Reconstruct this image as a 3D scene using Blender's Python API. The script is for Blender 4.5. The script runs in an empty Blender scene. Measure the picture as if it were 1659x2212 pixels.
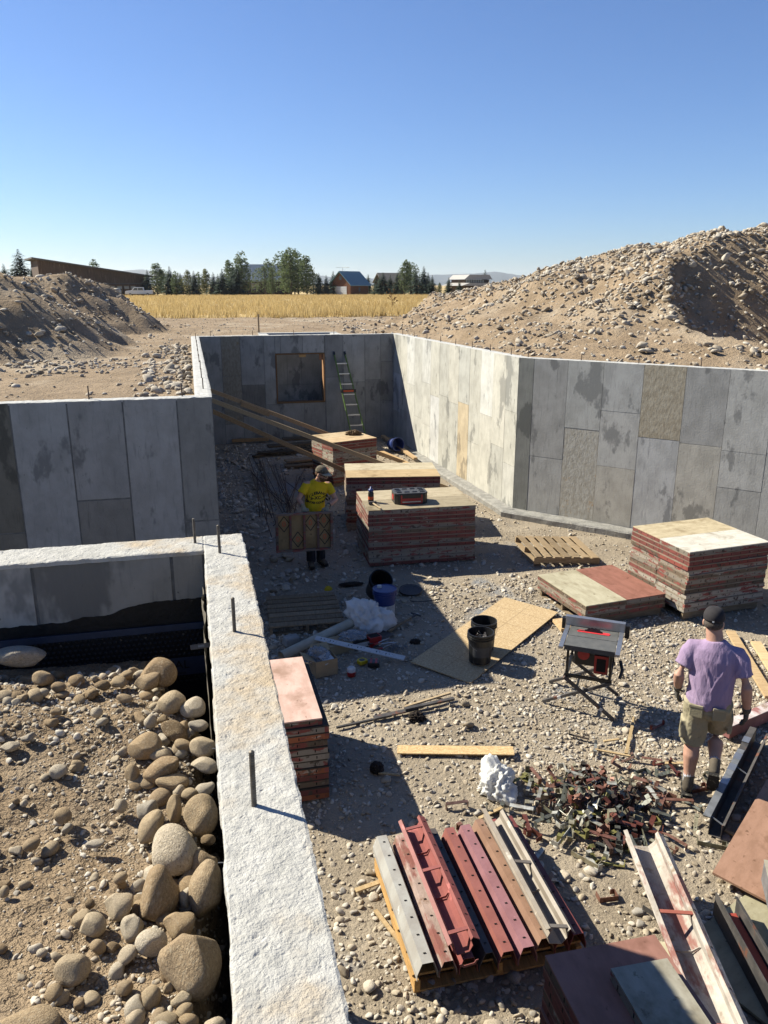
import bpy, math, random
import numpy as np
from mathutils import Matrix, Vector, Euler
from mathutils.bvhtree import BVHTree
random.seed(7); RNG = np.random.default_rng(7)
SC = bpy.context.scene; COL = SC.collection
R = math.radians
# ------------------------------------------------------------------ camera, sky, sun, exposure
cam_d = bpy.data.cameras.new('camera'); cam = bpy.data.objects.new('camera', cam_d); COL.objects.link(cam)
cam_d.sensor_fit = 'VERTICAL'; cam_d.sensor_height = 36.0; cam_d.lens = 36.0 * 1690 / 2212
cam_d.clip_start = 0.05; cam_d.clip_end = 20000
cam.location = (0, 0, 4.35); cam.rotation_euler = (R(90 - 16.2), 0, R(-13.56))
SC.camera = cam
SUN_EL = R(39.8); SUN_AZ = R(53.2)          # the sun stands to the left of the far end of the pit
w = bpy.data.worlds.new('World'); SC.world = w; w.use_nodes = True
nt = w.node_tree; bg = nt.nodes['Background']
sky = nt.nodes.new('ShaderNodeTexSky'); sky.sky_type = 'NISHITA'; sky.sun_disc = False
sky.sun_elevation = SUN_EL; sky.sun_rotation = -SUN_AZ
sky.altitude = 3000; sky.air_density = 1.4; sky.dust_density = 2.0; sky.ozone_density = 4.0
wb_ = nt.nodes.new('ShaderNodeMix'); wb_.data_type = 'RGBA'; wb_.blend_type = 'MULTIPLY'; wb_.inputs[0].default_value = 1; wb_.inputs[7].default_value = (.85, 1.0, 1.27, 1)   # white balance
nt.links.new(sky.outputs[0], wb_.inputs[6]); nt.links.new(wb_.outputs[2], bg.inputs[0]); bg.inputs[1].default_value = 0.05
sl = bpy.data.lights.new('sun', 'SUN'); sl.energy = 5.0; sl.angle = R(0.53); sl.color = (1.0, 0.95, 0.80)
so = bpy.data.objects.new('sun', sl); COL.objects.link(so)
to_sun = Vector((-math.sin(SUN_AZ) * math.cos(SUN_EL), math.cos(SUN_AZ) * math.cos(SUN_EL), math.sin(SUN_EL)))
so.rotation_euler = to_sun.to_track_quat('Z', 'Y').to_euler(); so.location = to_sun * 60
SC.view_settings.view_transform = 'Standard'; SC.view_settings.look = 'None'
SC.view_settings.exposure = 1.12; SC.view_settings.gamma = 1.0; SC.view_settings.use_curve_mapping = False
SC.render.engine = 'CYCLES'; SC.cycles.use_denoising = True; SC.cycles.max_bounces = 6
SC.cycles.diffuse_bounces = 4; SC.cycles.glossy_bounces = 3; SC.cycles.volume_bounces = 0

# ------------------------------------------------------------------ noise
_T = np.random.default_rng(3).random((256, 256))
def vnoise(x, y, seed=0):
    x = np.asarray(x, float) + seed * 17.31; y = np.asarray(y, float) + seed * 41.7
    xi = np.floor(x).astype(int); yi = np.floor(y).astype(int); fx = x - xi; fy = y - yi
    fx = fx * fx * (3 - 2 * fx); fy = fy * fy * (3 - 2 * fy)
    a = _T[xi % 256, yi % 256]; b = _T[(xi + 1) % 256, yi % 256]; c = _T[xi % 256, (yi + 1) % 256]; d = _T[(xi + 1) % 256, (yi + 1) % 256]
    return (a * (1 - fx) + b * fx) * (1 - fy) + (c * (1 - fx) + d * fx) * fy
def fbm(x, y, o=4, seed=0):
    s = 0; a = .5; n = 0
    for i in range(o):
        s = s + a * vnoise(x * 2 ** i, y * 2 ** i, seed + i * 3); n += a; a *= .5
    return s / n * 2 - 1
def sstep(a, b, x):
    t = np.clip((np.asarray(x, float) - a) / (b - a), 0, 1); return t * t * (3 - 2 * t)

# ------------------------------------------------------------------ materials
def lin(c):
    return tuple(((v / 255) / 12.92 if v / 255 <= .04045 else ((v / 255 + .055) / 1.055) ** 2.4) for v in c) + (1,)
def c4(c): return tuple(c) + (1,) if len(c) == 3 else c
KA = .74      # the photo is exposed for the shade: natural albedos and a longer exposure
def ca(c): return tuple(v * KA for v in c[:3])
MATS = {}
def mat(name, c1, c2=None, scale=6, lo=.35, hi=.65, detail=6, rough=.85, bump=0, bscale=60, stretch=(1, 1, 1), objcol=0, objvar=0,
        c3=None, s3=3, lo3=.55, hi3=.65, stretch3=(1, 1, 1), attr=None, metal=0, spec=.3, c5=None, s5=20, lo5=.6, hi5=.7, trans=0, bdist=.01, space='Object', alpha=1, b2=0, bs2=8, leaf=0, st5=(1, 1, 1), c6=None, s6=60, lo6=.7, hi6=.76, st6=(1, 1, 1)):
    c1 = ca(c1); c2 = ca(c2) if c2 else c2; c3 = ca(c3) if c3 else c3; c5 = ca(c5) if c5 else c5; c6 = ca(c6) if c6 else c6; attr = [ca(q) for q in attr] if attr else None
    m = bpy.data.materials.new(name); m.use_nodes = True; t = m.node_tree; N = t.nodes; L = t.links.new
    b = N['Principled BSDF']; b.inputs['Roughness'].default_value = rough; b.inputs['Metallic'].default_value = metal
    b.inputs['Specular IOR Level'].default_value = spec
    if trans: b.inputs['Transmission Weight'].default_value = trans
    if alpha < 1: b.inputs['Alpha'].default_value = alpha
    tc = N.new('ShaderNodeTexCoord'); oi = N.new('ShaderNodeObjectInfo')
    vo = N.new('ShaderNodeVectorMath'); vo.operation = 'MULTIPLY_ADD'
    if space == 'Object':
        cb = N.new('ShaderNodeCombineXYZ')
        for i in range(3): L(oi.outputs['Random'], cb.inputs[i])
        L(cb.outputs[0], vo.inputs[0]); vo.inputs[1].default_value = (37, 61, 23); L(tc.outputs['Object'], vo.inputs[2]); src = vo.outputs[0]
    else:
        g = N.new('ShaderNodeNewGeometry'); src = g.outputs['Position']
    def noise(sc, det, st):
        mp = N.new('ShaderNodeMapping'); mp.inputs['Scale'].default_value = st; L(src, mp.inputs[0])
        n = N.new('ShaderNodeTexNoise'); n.inputs['Scale'].default_value = sc; n.inputs['Detail'].default_value = det; n.inputs['Roughness'].default_value = .62
        L(mp.outputs[0], n.inputs['Vector']); return n.outputs['Fac']
    def ramp(f, a, bb):
        r = N.new('ShaderNodeMapRange'); r.interpolation_type = 'SMOOTHSTEP'; r.inputs[1].default_value = a; r.inputs[2].default_value = bb; L(f, r.inputs[0]); return r.outputs[0]
    def mix(f, a, bb, mode='MIX'):
        x = N.new('ShaderNodeMix'); x.data_type = 'RGBA'; x.blend_type = mode
        for s, v in ((x.inputs[0], f), (x.inputs[6], a), (x.inputs[7], bb)):
            if hasattr(v, 'links'): L(v, s)
            else: s.default_value = v if isinstance(v, float) else c4(v)
        return x.outputs[2]
    col = c4(c1); f1 = noise(scale, detail, stretch)
    if attr:
        at = N.new('ShaderNodeAttribute'); at.attribute_name = 'rnd'; cr = N.new('ShaderNodeValToRGB'); cr.color_ramp.interpolation = 'LINEAR'
        for i, cc in enumerate(attr):
            e = cr.color_ramp.elements[i] if i < 2 else cr.color_ramp.elements.new(1)
            e.color = c4(cc)
        for i in range(len(attr)): cr.color_ramp.elements[i].position = i / (len(attr) - 1)
        L((at.outputs['Fac'] if objvar != 'obj' else oi.outputs['Random']), cr.inputs[0]); col = cr.outputs[0]
        f = ramp(f1, .25, .75); col = mix(f, mix(1.0, col, (.72, .7, .68), 'MULTIPLY'), mix(1.0, col, (1.12, 1.1, 1.08), 'MULTIPLY'))
    if objcol == 2: col = mix(1.0, oi.outputs['Color'], (KA, KA, KA), 'MULTIPLY')
    if c2 is not None: col = mix(ramp(f1, lo, hi), col, c2)
    if c3 is not None: col = mix(ramp(noise(s3, 5, stretch3), lo3, hi3), col, c3)
    if c5 is not None: col = mix(ramp(noise(s5, 4, st5), lo5, hi5), col, c5)
    if c6 is not None: col = mix(ramp(noise(s6, 4, st6), lo6, hi6), col, c6)
    if objcol == 1: col = mix(1.0, col, oi.outputs['Color'], 'MULTIPLY')
    if objvar and objvar != 'obj':
        mr = N.new('ShaderNodeMapRange'); mr.inputs[3].default_value = 1 - objvar; mr.inputs[4].default_value = 1 + objvar * .6; L(oi.outputs['Random'], mr.inputs[0])
        hs = N.new('ShaderNodeHueSaturation'); L(mr.outputs[0], hs.inputs['Value'])
        if hasattr(col, 'links'): L(col, hs.inputs['Color'])
        else: hs.inputs['Color'].default_value = col
        col = hs.outputs[0]
    if hasattr(col, 'links'): L(col, b.inputs['Base Color'])
    else: b.inputs['Base Color'].default_value = col
    if bump:
        bp = N.new('ShaderNodeBump'); bp.inputs['Strength'].default_value = bump; bp.inputs['Distance'].default_value = bdist
        L(noise(bscale, 5, stretch), bp.inputs['Height']); nrm = bp.outputs[0]
        if b2:
            bq = N.new('ShaderNodeBump'); bq.inputs['Strength'].default_value = b2; bq.inputs['Distance'].default_value = bdist * 3
            L(noise(bs2, 4, stretch), bq.inputs['Height']); L(nrm, bq.inputs['Normal']); nrm = bq.outputs[0]
        L(nrm, b.inputs['Normal'])
    if leaf:
        tr = N.new('ShaderNodeBsdfTranslucent'); ms = N.new('ShaderNodeMixShader'); ms.inputs[0].default_value = leaf
        if hasattr(col, 'links'): L(col, tr.inputs[0])
        L(b.outputs[0], ms.inputs[1]); L(tr.outputs[0], ms.inputs[2]); L(ms.outputs[0], N['Material Output'].inputs[0])
    MATS[name] = m; return m
def G(v): return (v, v, v)
mat('concrete', (.43, .42, .395), (.33, .322, .30), 3.5, .32, .70, 8, .9, .35, 45, (1, 1, .8), 1, .05, (.22, .217, .207), 1.3, .56, .62, (1.5, 1.5, .8), c5=(.26, .255, .243), s5=4.5, lo5=.52, hi5=.80, st5=(5, 5, .6), b2=.08, bs2=5, c6=(.17, .168, .16), s6=34, lo6=.68, hi6=.74, st6=(1, 1, .7), space='World')
mat('concrete_rough', (.42, .40, .35), (.32, .295, .245), 16, .35, .65, 8, .95, .45, 34, (1, 1, .55), 1, .05, (.38, .27, .16), 5, .62, .74, bdist=.012)
mat('wall_core', (.2, .2, .195), (.15, .15, .145), 10, .4, .6, 4, .95, .4, 50)
mat('wall_top', (.585, .565, .525), (.46, .445, .41), 13, .3, .7, 8, .95, .65, 120, (1, 1, 1), 0, 0, (.50, .40, .28), 2.3, .48, .68, c5=(.30, .285, .26), s5=46, lo5=.70, hi5=.76, bdist=.010, b2=.3, bs2=42)
mat('wall_top_far', (.60, .59, .565), (.48, .47, .45), 9, .3, .7, 6, .95, .5, 40)
mat('footing', (.36, .345, .315), (.25, .24, .22), 7, .35, .65, 7, .95, .8, 40, (1, 1, 1), 0, 0, (.42, .39, .34), 18, .6, .68, bdist=.02)
mat('tar', (.006, .006, .007), (.012, .012, .013), 20, rough=.5, bump=.5, bscale=60)
mat('membrane', (.010, .011, .014), rough=.5, bump=.2, bscale=90)
mat('membrane_label', (.045, .058, .095), (.035, .045, .075), 12, rough=.5)
mat('print_black', (.008, .008, .008), rough=.6)
mat('dirt', (.375, .275, .178), (.27, .193, .12), 1.6, .3, .7, 9, .97, .9, 38, (1, 1, 1), 0, 0, (.44, .35, .25), .5, .5, .68, c5=(.20, .145, .09), s5=11, lo5=.62, hi5=.72, bdist=.03, b2=.6, bs2=9, space='World')
mat('backfill', (.39, .285, .18), (.285, .202, .125), 1.6, .3, .7, 9, .97, 1.0, 38, (1, 1, 1), 0, 0, (.37, .285, .195), 1.5, .5, .68, c5=(.16, .11, .07), s5=14, lo5=.60, hi5=.70, bdist=.03, b2=.8, bs2=16, space='World')
mat('pit_dirt', (.38, .315, .235), (.29, .235, .17), 1.1, .35, .65, 9, .97, .9, 45, (1, 1, 1), 0, 0, (.25, .26, .275), .34, .56, .66, c5=(.44, .36, .265), s5=26, lo5=.56, hi5=.66, bdist=.02, b2=.5, bs2=14, space='World')
STN = [(.27, .22, .16), (.44, .37, .27), (.55, .475, .37), (.63, .57, .48), (.50, .42, .32), (.38, .355, .32), (.68, .63, .54), (.53, .49, .43)]
mat('stone', G(.3), scale=9, attr=STN, rough=.9, bump=.35, bscale=60, c3=(.33, .26, .175), s3=7, lo3=.52, hi3=.7, bdist=.006)
STC = [(.24, .165, .09), (.40, .285, .165), (.46, .345, .21), (.56, .46, .32), (.33, .225, .125), (.50, .39, .25), (.62, .54, .42), (.42, .38, .32)]
mat('cobble', G(.3), scale=10, attr=STC, rough=.88, bump=.4, bscale=75, objvar='obj', c3=(.50, .40, .27), s3=9, lo3=.5, hi3=.72, c5=(.19, .135, .085), s5=26, lo5=.56, hi5=.68, bdist=.008, b2=.45, bs2=14)
mat('pit_cobble', G(.3), scale=9, attr=STN, rough=.9, bump=.35, bscale=60, objvar='obj', c3=(.36, .29, .20), s3=7, lo3=.52, hi3=.72, bdist=.006)
STM = [(.30, .24, .17), (.45, .385, .30), (.56, .50, .41), (.47, .40, .31), (.61, .56, .475), (.36, .30, .225), (.67, .625, .55)]
mat('mound_cobble', G(.3), scale=6, attr=STM, rough=.92, bump=.3, bscale=30, objvar='obj')
mat('mound_stone', G(.3), scale=6, attr=STM, rough=.92, bump=.3, bscale=30)
mat('field_gold', (.60, .44, .20), (.49, .35, .15), .09, .35, .65, 8, .95, .6, 6, (1, 1, 1), space='World', c3=(.50, .38, .17), s3=.5, lo3=.5, hi3=.7)
mat('grass_blade', G(.4), attr=[(.47, .33, .13), (.61, .45, .19), (.72, .56, .28), (.54, .385, .155)], rough=.8, leaf=.5)
mat('mountain', (.10, .13, .16), (.13, .15, .17), .002, rough=1, space='World')
mat('lumber', (.47, .36, .225), (.37, .27, .16), 5, .35, .65, 6, .8, .2, 50, (9, 1, 9), 1, .12, (.33, .2, .09), 30, .66, .7)
mat('old_lumber', (.30, .225, .145), (.19, .14, .085), 6, .3, .7, 7, .9, .35, 60, (1, 9, 9), 1, .12)
mat('osb', (.60, .44, .25), (.46, .32, .17), 28, .42, .58, 4, .85, .3, 40, (1, 2.2, 1), 1, 0, (.70, .55, .35), 34, .58, .62, (2.5, 1, 1))
mat('ply_face', (.9, .9, .9), (.68, .66, .63), 5, .3, .7, 8, .75, .1, 30, (1, 2.5, 1), 1, 0, (.46, .42, .36), 2.6, .52, .72, c5=(.34, .30, .25), s5=15, lo5=.62, hi5=.74)
mat('rail', (.80, .80, .80), (.26, .075, .06), 5, .52, .58, 7, .85, .25, 50, (.8, .8, 3), 2, .2, (.42, .37, .30), 6, .62, .70, (.9, .9, 3), c5=(.10, .075, .055), s5=9, lo5=.58, hi5=.66)
mat('slot', (.012, .01, .009), rough=.9)  # black that paints the dark inside of holes; the pieces are not recessed
mat('steel_paint', (.9, .9, .9), (.70, .66, .64), 6, .3, .7, 7, .6, .15, 40, (1, 1, .4), 1, 0, (1.5, 1.55, 1.6), 5, .62, .70, spec=.4)
mat('steel_cement', (.9, .88, .85), (.62, .60, .57), 7, .35, .65, 8, .85, .5, 60, (1, .5, 1), 1, 0, (.44, .22, .20), 4.6, .48, .60, (1.5, .5, 1.5), c5=(.42, .34, .26), s5=8, lo5=.52, hi5=.7)
mat('dark_steel', (.055, .052, .052), (.10, .09, .085), 8, rough=.55, bump=.1, bscale=60, c3=(.16, .07, .045), s3=6, lo3=.58, hi3=.66)
mat('galv', (.30, .31, .33), (.20, .205, .215), 9, .35, .65, 6, .5, .1, 60, metal=.5, objvar=.2)
mat('clip', (.9, .9, .9), (.55, .5, .46), 30, .35, .65, 4, .45, metal=.35, objcol=1)
mat('rebar', (.13, .085, .06), (.09, .06, .045), 40, rough=.85, bump=.4, bscale=200)
mat('bolt', (.20, .175, .145), (.13, .11, .09), 50, rough=.55, metal=.6)
mat('black_plastic', (.012, .012, .013), rough=.4, spec=.5, bump=.05, bscale=40)
mat('grey_plastic', (.06, .062, .066), (.075, .075, .08), 20, rough=.5)
mat('white_plastic', (1.0, .99, .96), (.88, .87, .85), 6, rough=.5, bump=.5, bscale=18, bdist=.02, leaf=.35)
mat('label_white', (.62, .62, .60), (.5, .5, .5), 30, rough=.6)
mat('blue_plastic', (.022, .045, .18), (.03, .055, .2), 8, rough=.4, spec=.5)
mat('red_plastic', (.42, .022, .02), (.36, .018, .017), 20, rough=.45, spec=.5)
mat('red_glow_insert', (.75, .05, .06), rough=.5)
mat('yellow_plastic', (.62, .44, .015), rough=.45)
mat('orange_label', (.62, .10, .03), rough=.5)
mat('cardboard', (.40, .30, .175), (.35, .255, .145), 12, rough=.9)
mat('tube_card', (.50, .46, .37), (.42, .385, .30), 6, rough=.85, bump=.1, bscale=20)
mat('alu', (.60, .61, .63), (.52, .53, .55), 20, rough=.38, metal=.85)
mat('saw_table', (.155, .155, .145), (.20, .195, .18), 16, rough=.45, metal=.3)
mat('green_fibre', (.15, .24, .06), (.12, .20, .05), 20, rough=.55)
mat('skin', (.56, .325, .235), (.50, .275, .195), 14, rough=.6, bump=.05, bscale=200)
mat('hair', (.055, .04, .03), (.11, .09, .075), 60, rough=.8, bump=.5, bscale=150)
mat('beard', (.10, .05, .025), (.14, .075, .04), 60, rough=.9, bump=.5, bscale=150)
mat('purple_cotton', (.39, .285, .43), (.33, .235, .365), 5, .35, .7, rough=.95, bump=.25, bscale=120, b2=.7, bs2=16, stretch=(1, 1, .3), bdist=.006)
mat('yellow_cotton', (.78, .55, .02), (.72, .49, .015), 5, rough=.95, bump=.25, bscale=120)
mat('khaki', (.40, .35, .235), (.32, .28, .18), 6, rough=.95, bump=.3, bscale=90, c3=(.19, .155, .095), s3=9, lo3=.62, hi3=.75)
mat('dark_denim', (.022, .024, .03), (.03, .03, .036), 12, rough=.95)
mat('cap_black', (.028, .025, .028), (.036, .032, .034), 20, rough=.9, bump=.2, bscale=150)
mat('cap_camo', (.16, .135, .10), (.085, .07, .05), 22, .45, .55, rough=.9)
mat('cap_bill', (.42, .37, .28), rough=.9)
mat('glove_grey', (.075, .07, .062), (.13, .12, .10), 25, rough=.9, bump=.3, bscale=100)
mat('glove_tan', (.36, .32, .22), (.25, .22, .15), 20, rough=.9, bump=.3, bscale=100)
mat('boot', (.135, .11, .08), (.095, .078, .058), 14, rough=.85, bump=.2, bscale=60)
mat('sole', (.025, .022, .02), (.16, .15, .12), 30, .55, .65, rough=.9)
mat('sock', (.56, .57, .62), (.48, .49, .54), 60, rough=.95, bump=.4, bscale=160)
mat('lens_dark', (.01, .01, .012), rough=.1, spec=.6)
mat('leather', (.17, .105, .05), (.12, .075, .035), 18, rough=.8)
mat('rag', (.02, .015, .012), (.045, .03, .022), 20, rough=.95)
mat('barn_wood', (.13, .085, .06), (.08, .052, .037), 2.2, .3, .7, 7, .9, .2, 20, (6, 6, .35), 0, .1, (.23, .17, .13), 1.2, .54, .68, (5, 5, .3))
mat('log_wood', (.175, .07, .033), (.13, .05, .024), 3, rough=.85, stretch=(.3, .3, 3))
mat('roof_blue', (.16, .29, .34), (.18, .31, .36), 1.5, rough=.4, metal=.25)
mat('roof_grey', (.28, .33, .37), (.33, .375, .41), 1.2, rough=.45, metal=.3)
mat('roof_dark', (.10, .095, .09), (.13, .12, .115), 2, rough=.8)
mat('roof_light', (.46, .44, .41), (.4, .38, .36), 2, rough=.8)
mat('door_white', (.62, .64, .68), rough=.6)
mat('door_wood', (.24, .125, .05), (.2, .1, .04), 4, rough=.7)
mat('pane_glass', (.10, .12, .14), rough=.12, spec=.6)
mat('lit_pane', (.42, .38, .30), rough=.25, spec=.5)
mat('car_white', (.72, .73, .75), rough=.28, spec=.6)
mat('car_grey', (.33, .37, .40), rough=.28, spec=.6)
mat('tyre', (.018, .018, .018), rough=.9)
mat('bark', (.11, .085, .06), (.16, .13, .10), 10, rough=.95)
mat('leaf_spruce', G(.05), attr=[(.035, .062, .042), (.055, .09, .06), (.085, .125, .085)], rough=.85, leaf=.35)
mat('leaf_aspen', G(.05), attr=[(.085, .125, .05), (.13, .175, .075), (.19, .235, .11), (.105, .15, .065)], rough=.8, leaf=.45)
mat('leaf_yellow', G(.05), attr=[(.17, .185, .07), (.25, .25, .10), (.14, .17, .06)], rough=.8, leaf=.45)
mat('weed_brown', (.16, .085, .03), rough=.9)
mat('clear_film', (.55, .56, .58), (.4, .41, .43), 20, rough=.25, bump=.4, bscale=20, alpha=.45)
mat('brown_film', (.30, .265, .215), (.22, .195, .155), 12, rough=.45, bump=.4, bscale=18, bdist=.02)

# ------------------------------------------------------------------ mesh building
def rot(ax, ay, az): return np.array(Euler((R(ax), R(ay), R(az))).to_matrix())
class MB:
    def __init__(s): s.v = []; s.f = []; s.m = []; s.n = 0
    def add(s, v, f, mi=0):
        v = np.asarray(v, float); s.v.append(v); n = s.n
        s.f += [tuple(int(i) + n for i in q) for q in f]; s.m += [mi] * len(f); s.n += len(v); return s
    def box(s, x0, x1, y0, y1, z0, z1, mi=0, T=None, taper=1):
        cx, cy = (x0 + x1) / 2, (y0 + y1) / 2; k = taper
        v = np.array([(x0, y0, z0), (x1, y0, z0), (x1, y1, z0), (x0, y1, z0), (cx + (x0 - cx) * k, cy + (y0 - cy) * k, z1), (cx + (x1 - cx) * k, cy + (y0 - cy) * k, z1), (cx + (x1 - cx) * k, cy + (y1 - cy) * k, z1), (cx + (x0 - cx) * k, cy + (y1 - cy) * k, z1)])
        if T is not None: v = v @ T[0].T + np.asarray(T[1])
        return s.add(v, [(0, 3, 2, 1), (4, 5, 6, 7), (0, 1, 5, 4), (1, 2, 6, 5), (2, 3, 7, 6), (3, 0, 4, 7)], mi)
    def beam(s, a, b, wd, h, mi=0, up=(0, 0, 1)):
        a = np.array(a, float); b = np.array(b, float); d = b - a; L = np.linalg.norm(d); d /= L; u = np.array(up, float)
        if abs(d @ u) > .98: u = np.array((0, 1., 0))
        x = np.cross(d, u); x /= np.linalg.norm(x); z = np.cross(x, d)
        M = np.stack([x, d, z], 1); return s.box(-wd / 2, wd / 2, 0, L, -h / 2, h / 2, mi, (M, a))
    def tube(s, pts, r, n=8, mi=0, caps=True, flat=1.0, ref=(0, 0, 1)):
        P = np.array(pts, float); k = len(P); r = np.broadcast_to(np.asarray(r, float), (k,)) if np.ndim(r) < 2 else np.asarray(r, float)
        V = []; ref = np.array(ref, float)
        for i in range(k):
            d = P[min(i + 1, k - 1)] - P[max(i - 1, 0)]; d = d / (np.linalg.norm(d) + 1e-12)
            u = ref if abs(d @ ref) < .95 else np.array((0, 1., 0)) if abs(d[1]) < .9 else np.array((1., 0, 0))
            x = np.cross(d, u); x /= np.linalg.norm(x); y = np.cross(x, d)
            ra, rb = (r[i], r[i] * flat) if np.ndim(r) < 2 else r[i]
            a = np.arange(n) * 2 * math.pi / n
            V.append(P[i] + np.outer(np.cos(a) * ra, x) + np.outer(np.sin(a) * rb, y))
        F = [(i * n + j, i * n + (j + 1) % n, (i + 1) * n + (j + 1) % n, (i + 1) * n + j) for i in range(k - 1) for j in range(n)]
        if caps: F += [tuple(range(n - 1, -1, -1)), tuple((k - 1) * n + j for j in range(n))]
        return s.add(np.concatenate(V), F, mi)
    def lathe(s, prof, n=20, mi=0, T=None, cap0=False, cap1=False):
        a = np.arange(n) * 2 * math.pi / n
        V = np.concatenate([np.stack([np.cos(a) * r, np.sin(a) * r, np.full(n, z)], 1) for r, z in prof]); k = len(prof)
        if T is not None: V = V @ T[0].T + np.asarray(T[1])
        F = [(i * n + j, i * n + (j + 1) % n, (i + 1) * n + (j + 1) % n, (i + 1) * n + j) for i in range(k - 1) for j in range(n)]
        if cap0: F.append(tuple(range(n - 1, -1, -1)))
        if cap1: F.append(tuple((k - 1) * n + j for j in range(n)))
        return s.add(V, F, mi)
    def prism(s, poly, t0, t1, axis='z', mi=0, T=None):
        n = len(poly); P = np.array(poly, float)
        def mk(t):
            o = np.full(n, t)
            return np.stack({'z': [P[:, 0], P[:, 1], o], 'y': [P[:, 0], o, P[:, 1]], 'x': [o, P[:, 0], P[:, 1]]}[axis], 1)
        V = np.concatenate([mk(t0), mk(t1)])
        if T is not None: V = V @ T[0].T + np.asarray(T[1])
        return s.add(V, [tuple(range(n - 1, -1, -1)), tuple(range(n, 2 * n))] + [(j, (j + 1) % n, n + (j + 1) % n, n + j) for j in range(n)], mi)
    def grid(s, X, Y, Z, mi=0, keep=None):
        ny, nx = X.shape; I = np.arange(ny * nx).reshape(ny, nx)
        F = np.stack([I[:-1, :-1], I[:-1, 1:], I[1:, 1:], I[1:, :-1]], -1).reshape(-1, 4)
        if keep is not None: F = F[keep.reshape(-1)]
        return s.add(np.stack([X.ravel(), Y.ravel(), Z.ravel()], 1), F.tolist(), mi)
    def mesh(s, name, mats=('concrete',), smooth=False):
        me = bpy.data.meshes.new(name); me.from_pydata(np.concatenate(s.v).tolist(), [], s.f)
        for m in ([mats] if isinstance(mats, str) else mats): me.materials.append(MATS[m])
        if any(s.m): me.polygons.foreach_set('material_index', s.m)
        me.polygons.foreach_set('use_smooth', [bool(smooth)] * len(s.f)); me.update(); return me
    def build(s, name, mats, parent=None, loc=None, rz=0, smooth=False, bevel=0):
        o = link(name, s.mesh(name, mats, smooth), parent, loc, rz)
        if bevel:
            b = o.modifiers.new('b', 'BEVEL'); b.width = bevel; b.segments = 2; b.limit_method = 'ANGLE'
        return o
def link(name, me, parent=None, loc=None, rz=0, e=None):
    o = bpy.data.objects.new(name, me); COL.objects.link(o)
    if parent is not None: o.parent = parent
    if loc is not None: o.location = loc
    if rz: o.rotation_euler = (0, 0, R(rz))
    if e is not None: o.rotation_euler = tuple(R(a) for a in e)
    return o
def tag(o, label=None, cat=None, group=None, kind=None):
    for k, v in (('label', label), ('category', cat), ('group', group), ('kind', kind)):
        if v: o[k] = v
    return o
def thing(name, label, cat, loc=(0, 0, 0), rz=0, group=None, e=None):
    return tag(link(name, None, None, loc, rz, e), label, cat, group, 'thing')
def setcol(o, c): o.color = c4(c); return o
def text(name, body, size, m, parent, loc, e, ext=.0004, sx=1, off=0):
    cu = bpy.data.curves.new(name, 'FONT'); cu.body = body; cu.size = size; cu.extrude = ext; cu.align_x = 'CENTER'; cu.align_y = 'CENTER'; cu.offset = off; cu.resolution_u = 3
    tmp = bpy.data.objects.new(name, cu); COL.objects.link(tmp); bpy.context.view_layer.update()
    me = bpy.data.meshes.new_from_object(tmp.evaluated_get(bpy.context.evaluated_depsgraph_get())); bpy.data.objects.remove(tmp); bpy.data.curves.remove(cu)
    me.materials.clear(); me.materials.append(MATS[m]); o = link(name, me, parent, loc, 0, e); o.scale = (sx, 1, 1); return o

# ------------------------------------------------------------------ stones
import bmesh
def icos(sub):
    bm = bmesh.new(); bmesh.ops.create_icosphere(bm, subdivisions=sub, radius=1)
    v = np.array([x.co for x in bm.verts]); f = np.array([[x.index for x in q.verts] for q in bm.faces]); bm.free(); return v, f
ICO = {k: icos(k) for k in (1, 2, 3, 4)}
def stone_shape(sub, seed, ang=.35):
    rg = np.random.default_rng(seed); v, f = ICO[sub]; v = v.copy()
    for _ in range(7 if sub > 2 else 11):                # soft flats: river stones; harder ones on the small gravel
        n = rg.normal(size=3); n /= np.linalg.norm(n); d = rg.uniform(.62, .95) if sub > 2 else rg.uniform(.45, .85); t = v @ n
        v = v - np.outer(np.maximum(t - d, 0) * (rg.uniform(.55, .95) if sub > 2 else 1.0), n)
    p = rg.normal(size=(5, 3)) * 1.4; ph = rg.uniform(0, 6.3, 5)
    v = v * (1 + (np.sin(v @ p.T + ph) * .075 * ang / .35).sum(1))[:, None]
    return v * np.array([1, rg.uniform(.66, .92), rg.uniform(.48, .75)]), f
SHAPES = {k: [stone_shape(k, 100 * k + i) for i in range(9)] for k in (1, 2, 3)}
STONE_ME = {}
def stone_mesh(sub, i, mname):
    k = (sub, i, mname)
    if k not in STONE_ME:
        v, f = stone_shape(sub, 900 + i) if sub > 3 else SHAPES[sub][i]
        me = bpy.data.meshes.new('stone'); me.from_pydata(v.tolist(), [], f.tolist()); me.materials.append(MATS[mname])
        me.polygons.foreach_set('use_smooth', [True] * len(f)); STONE_ME[k] = me
    return STONE_ME[k]
def rmats(n, tilt=.5):
    a = RNG.uniform(0, 2 * math.pi, n); b = RNG.normal(0, tilt, n); c = RNG.normal(0, tilt, n)
    ca, sa, cb, sb, cc, sc = np.cos(a), np.sin(a), np.cos(b), np.sin(b), np.cos(c), np.sin(c); z = np.zeros(n); o = np.ones(n)
    A = np.stack([np.stack([ca, -sa, z], 1), np.stack([sa, ca, z], 1), np.stack([z, z, o], 1)], 1)
    B = np.stack([np.stack([cb, z, sb], 1), np.stack([z, o, z], 1), np.stack([-sb, z, cb], 1)], 1)
    Cm = np.stack([np.stack([o, z, z], 1), np.stack([z, cc, -sc], 1), np.stack([z, sc, cc], 1)], 1)
    return B @ Cm @ A
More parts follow.
